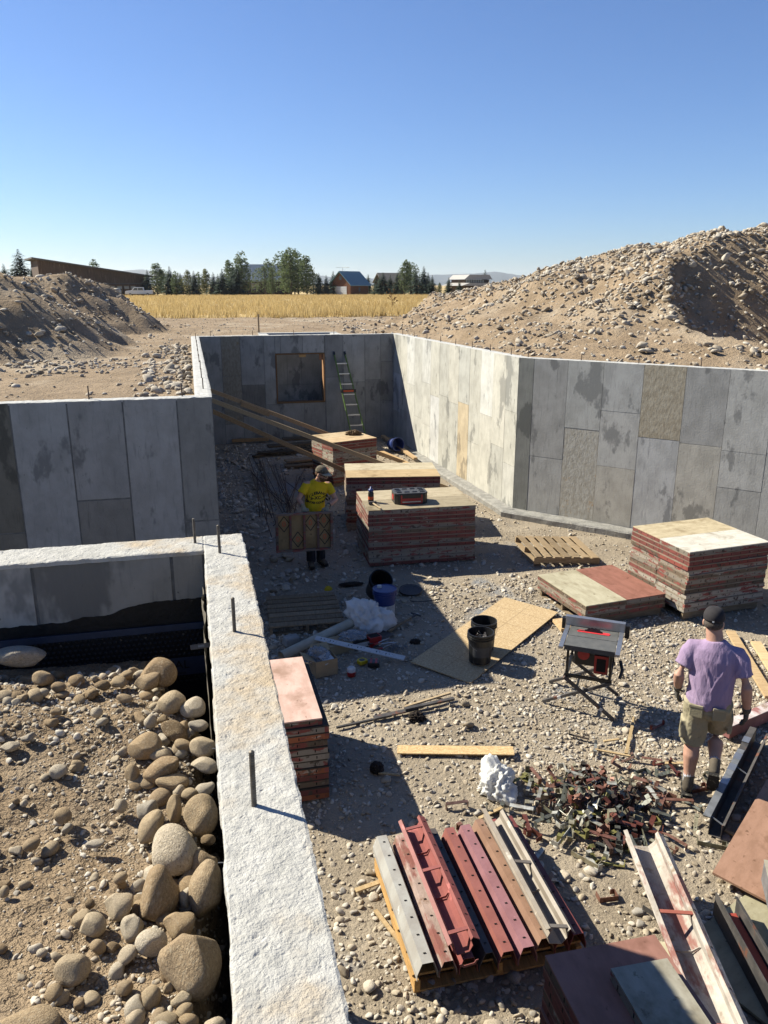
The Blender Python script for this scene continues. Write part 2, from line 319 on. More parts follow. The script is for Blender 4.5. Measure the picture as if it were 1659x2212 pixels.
def stone_mass(name, P, S, mname, parent, sub_of, tilt=.4):
    """many stones joined: P centres, S radii; sub_of gives the subdivision per stone"""
    V = []; F = []; A = []; n0 = 0; Rm = rmats(len(P), tilt); sub = sub_of(P, S); var = RNG.integers(0, 9, len(P)); rn = RNG.random(len(P))
    for k in (1, 2, 3):
        for i in range(9):
            sel = np.where((sub == k) & (var == i))[0]
            if not len(sel): continue
            v, f = SHAPES[k][i]
            W = np.einsum('nij,vj->nvi', Rm[sel], v) * S[sel][:, None, None] + P[sel][:, None, :]
            V.append(W.reshape(-1, 3)); F.append((f[None] + (n0 + np.arange(len(sel)) * len(v))[:, None, None]).reshape(-1, 3)); A.append(np.repeat(rn[sel], len(v))); n0 += len(sel) * len(v)
    V = np.concatenate(V); F = np.concatenate(F); A = np.concatenate(A)
    return fast_mesh(name, V, F, A, mname, parent, 'stuff')
def fast_mesh(name, V, F, A, mname, parent=None, kind=None, smooth=True):
    me = bpy.data.meshes.new(name); nf, k = F.shape
    me.vertices.add(len(V)); me.vertices.foreach_set('co', V.astype(np.float32).ravel())
    me.loops.add(nf * k); me.loops.foreach_set('vertex_index', F.astype(np.int32).ravel())
    me.polygons.add(nf); me.polygons.foreach_set('loop_start', np.arange(nf, dtype=np.int32) * k)
    me.polygons.foreach_set('use_smooth', np.full(nf, smooth)); me.materials.append(MATS[mname])
    if A is not None:
        at = me.attributes.new('rnd', 'FLOAT', 'POINT'); at.data.foreach_set('value', A.astype(np.float32))
    me.update(calc_edges=True); me.validate(); o = link(name, me, parent)
    if kind: o['kind'] = kind
    return o
def stone_parts(name, P, S, mname, parent, sub=2):
    Rm = rmats(len(P), .35)
    for i in range(len(P)):
        o = link(name, stone_mesh(sub, int(RNG.integers(0, 9)), mname), parent)
        o.matrix_world = Matrix.Translation(P[i]) @ Matrix(Rm[i].tolist()).to_4x4() @ Matrix.Diagonal((S[i], S[i], S[i], 1))
# ------------------------------------------------------------------ terrain
GW0, GW1 = np.array((5.93, 13.80)), np.array((5.93 + 10.67 * math.cos(R(48)), 13.80 - 10.67 * math.sin(R(48))))      # the angled wall on the right
PIT = np.array([(-14, 4.0), (-14, 9.80), (.1, 9.80), (.1, 21.6), (1.85, 21.6), (1.85, 22.75), (4.05, 22.75), (4.05, 21.6), (5.5, 21.6), (6.03, 13.85), (13.2, 5.9), (14.1, -6), (-14, -6)])
def inside(x, y, poly):
    r = np.zeros(x.shape, bool); n = len(poly)
    for i in range(n):
        x0, y0 = poly[i]; x1, y1 = poly[(i + 1) % n]
        c = ((y0 > y) != (y1 > y)) & (x < (x1 - x0) * (y - y0) / (y1 - y0 + 1e-12) + x0); r ^= c
    return r
def near_poly(x, y, poly, closed=True):
    bd = np.full(x.shape, 1e9); bx = x.copy(); by = y.copy(); bt = np.zeros(x.shape); n = len(poly)
    for i in range(n if closed else n - 1):
        a = poly[i]; b = poly[(i + 1) % n]; d = b[:2] - a[:2]; t = np.clip(((x - a[0]) * d[0] + (y - a[1]) * d[1]) / (d @ d), 0, 1)
        px = a[0] + d[0] * t; py = a[1] + d[1] * t; dd = np.hypot(x - px, y - py); k = dd < bd
        bd = np.where(k, dd, bd); bx = np.where(k, px, bx); by = np.where(k, py, by); bt = np.where(k, i + t, bt)
    return bd, bx, by, bt
def crest(lst):
    o = []
    for az, tan, d in lst: o.append((math.sin(R(az)) * d, math.cos(R(az)) * d, 4.35 + tan * d))
    return np.array(o)
CR = crest([(14.9, -.0414, 35), (16.7, -.0192, 34), (17.8, -.0093, 33.5), (22, .0054, 31), (23.9, .0096, 30), (26.9, .029, 28), (29.3, .0348, 27), (32.4, .0458, 25.5), (34.1, .0493, 24.8), (36.8, .0605, 24), (38.4, .0617, 23.5), (46, .07, 22.5), (60, .05, 22), (72, .02, 22)])
CA = crest([(-30, .03, 19), (-18, .016, 19.5), (-11.6, .0098, 20), (-10.4, .004, 20.5), (-8.4, -.0235, 21.2), (-6.4, -.037, 22.2), (-4.9, -.058, 23.6)])
CB = crest([(-14, .0095, 29), (-9.2, .0085, 29), (-7.75, .0135, 29), (-7.2, .0085, 29), (-6.4, -.001, 29.3), (-5.65, .0012, 29.5), (-5.0, -.005, 29.8), (-4.1, -.02, 30.3), (-3.45, -.03, 30.8), (-2.2, -.0479, 31.3)])
def zf(y): return 2.80 - .0062 * (np.clip(y, 40, 240) - 40)                       # the field falls away gently
def interp_z(t, C): return np.interp(t, np.arange(len(C)), C[:, 2])
def gz(x, y):
    x = np.asarray(x, float); y = np.asarray(y, float)
    base = 2.84 + .05 * fbm(x * .5, y * .5, 4, 1) + .035 * fbm(x * 2.1, y * 2.1, 3, 5)
    base = base + .05 * np.maximum(0, fbm(x * .28, y * 1.3, 3, 9)) * sstep(11, 14, y) + .035 * np.maximum(0, fbm(x * 1.1 + y * .3, y * 5.5, 3, 70)) + .03 * np.maximum(0, fbm(x * 2.6, y * 2.6, 3, 72)) * sstep(40, 20, y)
    lump = .10 * fbm(x * 1.1, y * 1.1, 4, 2) + .055 * fbm(x * 3.3, y * 3.3, 3, 4)
    z = base
    for C, sl in ((CA, .62), (CB, .62)):
        d, px, py, t = near_poly(x, y, C, False); d2 = d + .35 * fbm(x * .7, y * .7, 3, 6)
        h = interp_z(t, C) + lump * 1.5 - sl * np.maximum(d2 - .1, 0); z = np.where(h > z, h, z)
    d, px, py, t = near_poly(x, y, CR, False); cz = interp_z(t, CR); hgt = np.maximum(cz - 2.84, .05)
    front = (x * px + y * py) < (px * px + py * py)
    Lf = np.clip(3.4 * hgt, 1.2, 9.0); Lb = np.clip(1.7 * hgt, .6, 6)
    dw = d + .7 * fbm(x * .45, y * .45, 4, 8); u = np.maximum(dw, 0) / np.where(front, Lf, Lb)
    pf = np.interp(u, [0, .06, .42, .50, .56, .66, .80, 1.0, 1.25], [1.0, .97, .70, .60, .40, .29, .17, .05, 0])
    pb = np.clip(1 - u, 0, 1); k = sstep(1.3, 2.6, hgt)
    pf = pf * k + np.clip(1 - u * 1.15, 0, 1) ** 1.1 * (1 - k)
    h = 2.80 + hgt * np.where(front, pf, pb) + lump * 1.9
    h = np.where(u < 1.3, h, 0); z = np.where(h > z, h, z)
    r = np.hypot(x - 12.0, y - 13.6) + .35 * fbm(x, y, 3, 12)                      # a bucket bite out of the heap
    z = np.minimum(z, 2.98 + np.maximum(0, r - 2.0) * 1.25 + lump * .5 + .02 * fbm(x * 3, y * 3, 2, 3))
    fade = sstep(52, 58, y) + sstep(34, 39, x) + sstep(13, 15.5, -x); fade = np.clip(fade, 0, 1)
    pd, _, _, _ = near_poly(x, y, PIT); z = np.where(pd < .9, np.minimum(z, 2.86 + .25 * pd + .03 * fbm(x * 3, y * 3, 2, 3)), z)
    return (z - .0062 * np.clip(y - 40, 0, 999)) * (1 - fade) + (zf(y) - .03) * fade
xs = np.concatenate([np.arange(-16, 16, .2), np.arange(16, 40.1, .4)]); ys = np.concatenate([np.arange(6.4, 38, .2), np.arange(38, 60.1, .5)])
X, Y = np.meshgrid(xs, ys)
cx = (X[:-1, :-1] + X[1:, 1:]) / 2; cy = (Y[:-1, :-1] + Y[1:, 1:]) / 2; keep = ~inside(cx, cy, PIT)
use = np.zeros(X.shape, int)
for sx in (0, 1):
    for sy in (0, 1): use[sy:sy + keep.shape[0], sx:sx + keep.shape[1]] += keep
edge = (use > 0) & (use < 4); dd, px, py, _ = near_poly(X, Y, PIT); snap = edge & (dd < .35)
X = np.where(snap, px, X); Y = np.where(snap, py, Y); Z = gz(X, Y)
mb = MB(); mb.grid(X, Y, Z, keep=keep)
ground = tag(mb.build('ground', 'dirt', smooth=True), kind='structure')
mb = MB()
for x0, x1, ya in ((-7000, 7000, (60.05, 100, 160, 240, 9000)), (-7000, -16, (-60, 40, 60.05)), (40, 7000, (-60, 40, 60.05)), (14.1, 40, (-60, 6.4))):
    for y0, y1 in zip(ya[:-1], ya[1:]):
        a, b = float(zf(y0)) - .03, float(zf(y1)) - .03; mb.add([(x0, y0, a), (x1, y0, a), (x1, y1, b), (x0, y1, b)], [(0, 1, 2, 3)])
tag(mb.build('far_field_ground', 'field_gold'), kind='structure')
# the dry grass field: a low swelling sheet over the ground from about 36 m on
fx = np.concatenate([np.arange(-40, 20, 1.0), np.arange(20, 75.1, 2)]); fy = np.concatenate([np.arange(34, 46, .5), np.arange(46, 190, 3)])
FX, FY = np.meshgrid(fx, fy)
def field_edge(x): return 38.2 + 1.2 * fbm(np.asarray(x) * .35, np.asarray(x) * 0, 3, 21)
FZ = zf(FY) + .10 * sstep(0, 1.2, FY - field_edge(FX)) + .05 * fbm(FX * .2, FY * .2, 3, 22) - .4 * (1 - sstep(-1.6, -.4, FY - field_edge(FX)))
mb = MB(); mb.grid(FX, FY, FZ); tag(mb.build('field', 'field_gold', smooth=True), kind='structure')

# pit floor
def fz(x, y):
    x = np.asarray(x, float); y = np.asarray(y, float)
    return .022 * fbm(x * .8, y * .8, 4, 31) + .012 * fbm(x * 4, y * 4, 3, 33) + .17 * sstep(15.5, 21.2, y) - .01
xs = np.concatenate([np.arange(-13, -.6, .4), np.arange(-.6, 8, .07), np.arange(8, 14.1, .2)]); ys = np.concatenate([np.arange(-5, 1.5, .3), np.arange(1.5, 12, .07), np.arange(12, 22.9, .14)])
X, Y = np.meshgrid(xs, ys); mb = MB(); mb.grid(X, Y, fz(X, Y))
pit_floor = tag(mb.build('pit_floor', 'pit_dirt', smooth=True), kind='structure')

# backfill heap left of the near wall
def bz(x, y):
    x = np.asarray(x, float); y = np.asarray(y, float)
    z = 2.48 + .10 * sstep(2.6, 3.3, y) + .045 * fbm(x * 1.3, y * 1.3, 4, 41) + .016 * fbm(x * 9, y * 9, 4, 43) + .05 * sstep(2.4, .6, y) + .03 * sstep(-.3, -1.4, x)
    z = z - .12 * sstep(3.50, 3.80, y + .07 * fbm(x * 5, y * 5, 3, 46)) - .75 * sstep(3.30, 3.62, y + .10 * fbm(x * 4, y * 4, 3, 44)) * sstep(-.26, -.10, x + .06 * fbm(x * 4, y * 4, 3, 49))
    z = z - .5 * sstep(-.12, .0, x + .03 * fbm(x * 5, y * 5, 2, 45)) - .08 * sstep(-.42, -.12, x) * sstep(3.05, 3.4, y)
    return z
xs = np.concatenate([np.arange(-4, -1.6, .1), np.arange(-1.6, .0, .018), [-.006]]); ys = np.concatenate([np.arange(-3, .9, .15), np.arange(.9, 3.88, .018), [3.885]])
X, Y = np.meshgrid(xs, ys); mb = MB(); mb.grid(X, Y, bz(X, Y))
backfill = tag(mb.build('backfill_dirt', 'backfill', smooth=True), kind='structure')

# distant mountains
for d, h0, hv, sd, nm in ((5200, .0105, .011, 51, 'mountains'), (3600, .004, .007, 57, 'mountains')):
    az = np.radians(np.linspace(-34, 62, 420)); hh = h0 + hv * (fbm(az * 9, az * 0, 6, sd))
    hh = np.maximum(hh, .0015) * d; mb = MB(); rows = []
    for k, f in ((-.06, 0), (-.035, .55), (0, 1), (.05, .6), (.1, 0)):
        rows.append(np.stack([np.sin(az) * d * (1 + k), np.cos(az) * d * (1 + k), 2.6 + hh * f * (1 + .25 * (f < 1) * fbm(az * 60, az * 0 + k * 50, 3, sd))], 1))
    A = np.stack(rows); mb.grid(A[:, :, 0], A[:, :, 1], A[:, :, 2]); tag(mb.build(nm, 'mountain', smooth=True), kind='structure')

# ------------------------------------------------------------------ foundation walls
WT = 3.05
def top_strip(name, parent, x0, x1, y0, y1, res, amp, mname, ragged=.004, base=3.0):
    nx = max(2, int((x1 - x0) / res) + 1); ny = max(2, int((y1 - y0) / res) + 1)
    X, Y = np.meshgrid(np.linspace(x0, x1, nx), np.linspace(y0, y1, ny)); Z = WT + amp * (fbm(X * 30, Y * 30, 3, 61) * .8 + fbm(X * 7, Y * 7, 3, 63) * .6)
    Z -= amp * 2.6 * np.maximum(0, fbm(X * 48, Y * 48, 3, 67) - .42)
    e = np.zeros(X.shape, bool); e[0] = e[-1] = True; e[:, 0] = e[:, -1] = True
    nX = ragged * fbm(X * 22, Y * 22, 3, 71); nY = ragged * fbm(X * 22, Y * 22, 3, 73)
    X2 = X + np.where(e, nX, 0); Y2 = Y + np.where(e, nY, 0); Z = np.where(e, Z - abs(amp) * .9, Z)
    mb = MB(); mb.grid(X2, Y2, Z); I = np.arange(nx * ny).reshape(ny, nx)
    ring = np.concatenate([I[0], I[1:, -1], I[-1, ::-1][1:], I[-2:0:-1, 0]]); n = len(ring)
    top = np.concatenate(mb.v)[ring]; lo = top.copy(); lo[:, 2] = base
    mb.add(np.concatenate([top, lo]), [(i, n + i, n + (i + 1) % n, (i + 1) % n) for i in range(n)])
    return mb.build(name, mname, parent, smooth=False)
def rebar_stub(parent, p, h=.13, r=.008):
    mb = MB(); mb.tube([(p[0], p[1], WT - .02), (p[0] + random.uniform(-.006, .006), p[1] + random.uniform(-.006, .006), WT + h)], r, 6); return mb.build('rebar_stub', 'rebar', parent, smooth=True)
def wall_run(name, label, p0, p1, th, cols, opening=None, trim0=0, h=WT, foot=None, core_ext=(0, 0), gap=.0028):
    """a wall whose visible face is to the right of p0 -> p1; cols = [(width, [split heights], [colours])]"""
    p0 = np.array(p0, float); p1 = np.array(p1, float); L = np.linalg.norm(p1 - p0); ang = math.degrees(math.atan2(p1[1] - p0[1], p1[0] - p0[0]))
    t = thing(name, label, 'wall', (p0[0], p0[1], 0), ang); mb = MB(); a0, a1 = -core_ext[0], L + core_ext[1]
    if opening:
        ox0, ox1, oz0, oz1 = opening
        mb.box(a0, ox0, .004, th, 0, h - .03); mb.box(ox1, a1, .004, th, 0, h - .03); mb.box(ox0, ox1, .004, th, 0, oz0); mb.box(ox0, ox1, .004, th, oz1, h - .03)
    else: mb.box(a0, a1, .004, th, 0, h - .03)
    mb.build('core', 'wall_core', t)
    x = 0
    for ci, (wd, sp, cs) in enumerate(cols):
        zs = [0] + list(sp) + [h]
        for k in range(len(zs) - 1):
            x0, x1, z0, z1 = x, min(x + wd, L), zs[k], zs[k + 1]
            if x1 - x0 < .03: continue
            rects = [(x0, x1, z0, z1)]
            if opening:
                out = []
                for (a, b, c, d) in rects:
                    ox0, ox1, oz0, oz1 = opening
                    if b <= ox0 or a >= ox1 or d <= oz0 or c >= oz1: out.append((a, b, c, d)); continue
                    if a < ox0: out.append((a, ox0, c, d))
                    if b > ox1: out.append((ox1, b, c, d))
                    m0, m1 = max(a, ox0), min(b, ox1)
                    if c < oz0: out.append((m0, m1, c, oz0))
                    if d > oz1: out.append((m0, m1, oz1, d))
                rects = out
            for (a, b, c, d) in rects:
                if b - a < .03 or d - c < .03: continue
                pr = random.uniform(.001, .007); g = gap; cc = cs[k % len(cs)]; rough = len(cc) == 4
                pb = MB(); pb.box(a + g, b - g, -pr, .004, c + (g if c > 0 else 0), d - (g if d < h else .008))
                o = pb.build('panel', 'concrete_rough' if rough else 'concrete', t); setcol(o, cc[:3])
        x += wd
    return t, L
def LC(l, s=.06):
    return [tuple(np.clip(np.array(c[:3]) * random.uniform(1 - s, 1 + s), 0, 3)) + tuple(c[3:]) for c in l]
g_, lt, dk, br, lv, tn = (1, 1, .99), (1.12, 1.12, 1.11), (.86, .86, .855), (1, 1, 1, 1), (1.1, 1.115, 1.15), (1.08, 1.04, .96)
# angled wall on the right
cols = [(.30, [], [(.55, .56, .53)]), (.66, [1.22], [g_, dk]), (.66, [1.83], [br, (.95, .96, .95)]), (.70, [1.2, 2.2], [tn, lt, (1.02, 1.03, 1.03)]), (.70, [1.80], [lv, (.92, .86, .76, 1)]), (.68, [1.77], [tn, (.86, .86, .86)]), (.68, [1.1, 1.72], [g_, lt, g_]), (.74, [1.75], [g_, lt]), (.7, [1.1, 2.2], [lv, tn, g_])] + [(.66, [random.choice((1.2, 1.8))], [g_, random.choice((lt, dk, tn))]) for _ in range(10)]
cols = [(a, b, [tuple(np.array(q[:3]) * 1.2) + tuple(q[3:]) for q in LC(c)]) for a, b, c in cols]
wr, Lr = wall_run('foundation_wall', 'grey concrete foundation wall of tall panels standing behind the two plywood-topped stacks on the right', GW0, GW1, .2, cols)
mb = MB(); X_, Z_ = [], []
def footing(t, L, y0=-.26, y1=.42, x0=0, seed=0, zt=.12):
    n = max(4, int(L / .05)); xs = np.linspace(x0, L, n); prof = [(y0 + .02, -.12), (y0, zt - .03), (y0 + .025, zt), (-.012, zt + .02)]
    A = np.stack([np.stack([xs, p[0] + .022 * fbm(xs * 3, xs * 0 + i, 3, seed), np.full(n, p[1]) + (.012 * fbm(xs * 5, xs * 0 + 7 * i, 3, seed + 1) if i else 0)], 1) for i, p in enumerate(prof)], 0)
    mb = MB(); mb.grid(A[:, :, 0], A[:, :, 1], A[:, :, 2]); return mb.build('footing', 'footing', t)
footing(wr, Lr, x0=-.12, seed=81)
for i in range(9): rebar_stub(wr, (.12 + i * 1.03, .11))
top_strip('rough_top', wr, .006, Lr, .0045, .205, .03, .005, 'wall_top_far', .001)
# sunlit right wall
narrow = []
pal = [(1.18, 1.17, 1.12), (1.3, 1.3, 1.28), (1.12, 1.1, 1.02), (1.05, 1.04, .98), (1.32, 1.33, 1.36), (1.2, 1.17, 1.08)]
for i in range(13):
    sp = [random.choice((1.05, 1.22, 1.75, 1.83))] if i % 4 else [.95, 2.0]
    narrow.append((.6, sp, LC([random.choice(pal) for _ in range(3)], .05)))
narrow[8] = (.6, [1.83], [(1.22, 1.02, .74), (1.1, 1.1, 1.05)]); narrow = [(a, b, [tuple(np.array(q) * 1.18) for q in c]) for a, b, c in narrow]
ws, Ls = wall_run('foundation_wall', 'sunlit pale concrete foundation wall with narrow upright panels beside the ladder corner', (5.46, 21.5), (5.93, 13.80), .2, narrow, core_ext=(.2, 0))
footing(ws, Ls + .1, seed=85)
for i in range(8): rebar_stub(ws, (.5 + i * .95, .1))
top_strip('rough_top', ws, -.2, Ls - .006, .0045, .205, .03, .005, 'wall_top_far', .001)
# back wall with the window opening
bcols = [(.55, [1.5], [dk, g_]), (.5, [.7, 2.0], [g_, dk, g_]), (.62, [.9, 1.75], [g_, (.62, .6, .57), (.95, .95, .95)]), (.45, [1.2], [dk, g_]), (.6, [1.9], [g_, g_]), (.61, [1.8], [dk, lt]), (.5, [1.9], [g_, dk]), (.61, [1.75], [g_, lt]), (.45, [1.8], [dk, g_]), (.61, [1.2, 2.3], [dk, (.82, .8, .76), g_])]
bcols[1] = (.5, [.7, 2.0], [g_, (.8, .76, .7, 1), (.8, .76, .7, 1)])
wb, Lb = wall_run('foundation_wall', 'shaded back foundation wall with a square window opening and leaning ladder', (.2, 21.5), (5.46, 21.5), .2, [(a, b, LC(c)) for a, b, c in [(a, b, [tuple(np.array(q[:3]) * .85) + tuple(q[3:]) for q in c]) for a, b, c in bcols]], (1.97, 3.31, 1.22, 2.57), core_ext=(.2, 0), gap=.006)  # back wall tints darkened to paint in deeper shade
top_strip('rough_top', wb, -.2, Lb, .0045, .205, .035, .005, 'wall_top_far', .001)
for i in range(5): rebar_stub(wb, (.3 + i * 1.1, .1))
for nm, bx, cc in (('window_frame_board', (1.97, 3.31, -.02, .21, 2.532, 2.57), (.5, .36, .28)), ('window_frame_board', (1.97, 3.31, -.02, .21, 1.22, 1.258), (.5, .38, .3)), ('window_frame_board', (1.97, 2.008, -.018, .208, 1.26, 2.53), (.45, .33, .26)), ('window_frame_board', (3.272, 3.31, -.018, .208, 1.26, 2.53), (.95, .66, .48)), ('spacer_block', (2.62, 2.80, .02, .06, 2.46, 2.531), (1.2, 1, .7)), ('spacer_block', (3.17, 3.27, .02, .06, 2.38, 2.531), (.8, .5, .4))):  # right jamb's brighter tint paints sunlight on the wood
    mb = MB(); mb.box(*bx); setcol(mb.build(nm, 'lumber', wb), cc)
ww = thing('window_well', 'raw concrete window well box set behind the back wall opening', 'window well', (0, 0, 0))
mb = MB(); mb.box(1.95, 3.95, 22.55, 22.75, 0, 3.0); mb.box(1.85, 2.05, 21.71, 22.545, 0, 2.99); mb.box(3.85, 4.05, 21.71, 22.545, 0, 2.99); mb.build('shell', 'wall_core', ww)
mb = MB(); mb.box(2.06, 3.84, 21.71, 22.53, 0, .9); setcol(mb.build('well_floor', 'concrete', ww), (.5, .45, .4))
x = 2.055
for wd, cc in ((.55, g_), (.4, dk), (.6, g_), (.24, dk)):
    for z0, z1 in ((.9, 1.6), (1.6, 2.98)):
        mb = MB(); mb.box(x + .004, x + wd - .004, 22.535, 22.55, z0 + .004, z1 - .004); setcol(mb.build('panel', 'concrete', ww), tuple(np.array(cc) * random.uniform(.8, 1.1)))
    x += wd
for bx in ((1.84, 4.06, 22.545, 22.76, 3.001, 3.05), (1.845, 2.055, 21.72, 22.54, 2.991, 3.04), (3.845, 4.055, 21.72, 22.54, 2.991, 3.04)):
    mb = MB(); mb.box(*bx); setcol(mb.build('rim', 'wall_top_far', ww), (1, 1, 1))
# shaded wall on the left and the long wall that runs back from its corner
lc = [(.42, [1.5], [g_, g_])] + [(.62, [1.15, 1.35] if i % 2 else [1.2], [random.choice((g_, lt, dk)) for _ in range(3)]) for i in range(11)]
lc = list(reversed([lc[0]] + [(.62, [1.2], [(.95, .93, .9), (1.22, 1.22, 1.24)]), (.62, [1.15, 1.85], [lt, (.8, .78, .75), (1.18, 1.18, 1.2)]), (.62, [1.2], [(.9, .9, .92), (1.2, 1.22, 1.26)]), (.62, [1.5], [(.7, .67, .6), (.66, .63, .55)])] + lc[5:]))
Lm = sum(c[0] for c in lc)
wm, _ = wall_run('foundation_wall', 'shaded grey concrete foundation wall with broad panels behind the near white-topped wall', (.2 - Lm, 9.69), (.2, 9.69), .2, [(a, b, [tuple(np.array(q[:3]) * .74) + tuple(q[3:]) for q in LC(c)]) for a, b, c in lc], gap=.009)  # same concrete with tints lowered: shade painted into the panel colours
top_strip('rough_top', wm, 0, Lm - .002, .0045, .205, .03, .006, 'wall_top_far', .001)
for xx in (Lm - .35, Lm - 1.42, Lm - 2.6): rebar_stub(wm, (xx, .12), .16)
wf, Lf = wall_run('foundation_wall', 'long sunlit-topped foundation wall running back beside the loose rocky ground', (.2, 9.895), (.2, 21.5), .2, [(.61, [random.choice((1.2, 1.8))], LC([g_, dk])) for _ in range(20)])
top_strip('rough_top', wf, 0, Lf, .0045, .205, .03, .006, 'wall_top_far', .001)
for i in range(9): rebar_stub(wf, (.6 + i * 1.25, .09), .14)
# near wall under the camera with its cross arm
nw = thing('foundation_wall', 'near foundation wall with rough white top and threaded anchor bolts', 'wall', (0, 0, 0))
mb = MB(); mb.box(-.004, .2, -3, 4.128, 0, 3.02); mb.box(-4, -.005, 3.905, 4.125, 0, 3.018); mb.build('core', 'wall_core', nw)
top_strip('rough_top', nw, -.006, .202, .85, 4.13, .0065, .0038, 'wall_top', .008)
top_strip('rough_top', nw, -.006, .202, -3, .849, .03, .004, 'wall_top', .008)
top_strip('rough_top', nw, -2.2, -.0065, 3.888, 4.13, .0075, .0038, 'wall_top', .010, 3.026)
top_strip('rough_top', nw, -4, -2.201, 3.888, 4.13, .03, .0058, 'wall_top', .008, 3.026)
x = -.012
for wd, cc in ((.16, (.80, .78, .74)), (.66, (.86, .84, .8)), (.62, (1.15, 1.14, 1.12)), (.62, (.85, .82, .78)), (.62, g_)):
    mb = MB(); mb.box(x - wd + .008, x - .008, 3.898, 3.905, 0, 3.028); setcol(mb.build('panel', 'concrete', nw), cc); x -= wd
for z0, z1, yy in ((4.128, 4.13, 0),):
    pass
mb = MB(); mb.box(.2, .2035, -3, 4.12, 0, 3.02); setcol(mb.build('panel', 'concrete', nw), (.95, .95, .95))
mb = MB(); mb.box(-3.9, .195, 4.1285, 4.132, 0, 3.02); setcol(mb.build('panel', 'concrete', nw), (.95, .95, .95))
for (bx, by, bh, tl) in ((-.05, 4.02, .135, .004), (.07, 3.82, .15, -.008), (.09, 2.86, .145, 0), (.08, 1.77, .165, .002)):
    mb = MB(); n = 44; pr = []
    for i in range(n): pr += [(.0078 - .0012 * (i % 2), i / n * bh + .0)]
    mb.lathe([(0.0001, -.03)] + [(.0078, -.03)] + pr + [(.0001, bh)], 12); o = mb.build('anchor_bolt', 'bolt', nw, (bx, by, WT), smooth=False); o.rotation_euler = (tl, tl, 0)
# waterproofing on the cross arm
xs = np.linspace(-3.9, -.012, 420); zt = 2.79 - .03 * sstep(-.25, -.5, xs) - .022 * sstep(-.42, -.5, xs) - .018 * sstep(-.62, -.7, xs) + .006 * fbm(xs * 30, xs * 0, 3, 91)
mb = MB(); Z = np.stack([np.full(420, 1.2), zt, zt]); Yy = np.stack([np.full(420, 3.8955), np.full(420, 3.8955), np.full(420, 3.9)]); mb.grid(np.stack([xs] * 3), Yy, Z)
mb.build('tar_coating', 'tar', nw)
mb = MB(); mb.box(-3.9, -.02, 3.884, 3.8935, 1.25, 2.66); dm = mb.build('dimple_membrane', 'membrane', nw)
mb = MB()
for i in range(60):
    for j in range(12):
        mb.lathe([(.009, 0), (.0075, .005), (.0001, .007)], 6, 0, (rot(90, 0, 0), (-.05 - i * .026 - (j % 2) * .013, 3.884, 2.615 - j * .026)))
tag(mb.build('dimples', 'membrane', dm, smooth=True), kind='stuff')
mb = MB(); mb.box(-3.9, -.02, 3.876, 3.8838, 2.625, 2.66); mb.build('termination_bar', 'membrane_label', nw)
for xx in (-.14, -.33, -.45, -.74, -1.0):
    mb = MB(); mb.lathe([(.006, 0), (.005, .004), (.0001, .005)], 8, 0, (rot(90, 0, 0), (xx, 3.8835, 2.60))); mb.build('fastener', 'bolt', nw)
mb = MB(); mb.box(-1.6, -.03, 3.872, 3.8765, 2.37, 2.47); mb.build('printed_band', 'membrane_label', nw)
text('band_lettering', 'T SUPERSEAL', .066, 'print_black', nw, (-.31, 3.8715, 2.43), (90, 0, 0))
text('band_lettering', 'your basement', .02, 'print_black', nw, (-.2, 3.8715, 2.385), (90, 0, 0))
mb = MB(); ys = np.linspace(2.9, 3.83, 60); zz = np.linspace(2.35, 2.90, 14); YY, ZZ = np.meshgrid(ys, zz)
XX = -.012 - .014 * (1 + fbm(YY * 14, ZZ * 5, 3, 95)); mb.grid(XX, YY, ZZ); mb.build('plastic_sheeting', 'brown_film', nw, smooth=True)
mb = MB(); mb.box(-.085, -.005, -.010, .010, -.0015, .0015); mb.box(-.055, -.03, -.0045, .0045, .0016, .002, 1)
o = mb.build('form_tie', ('dark_steel', 'galv'), nw, (0, 3.02, 2.93)); o.rotation_euler = (R(55), 0, R(6))
for (yy, zz) in ((2.20, 2.96), (1.66, 2.98)):
    mb = MB(); mb.tube([(0, yy, zz), (-.02, yy, zz + .003)], .0015, 5); mb.build('tie_wire', 'galv', nw)
# survey stake
st = thing('survey_stake', 'thin wooden stake standing in the dirt behind the back wall', 'stake', (2.1, 25.6, 2.7)); mb = MB(); mb.box(-.025, .025, -.01, .01, 0, .76); mb.build('shaft', 'lumber', st)
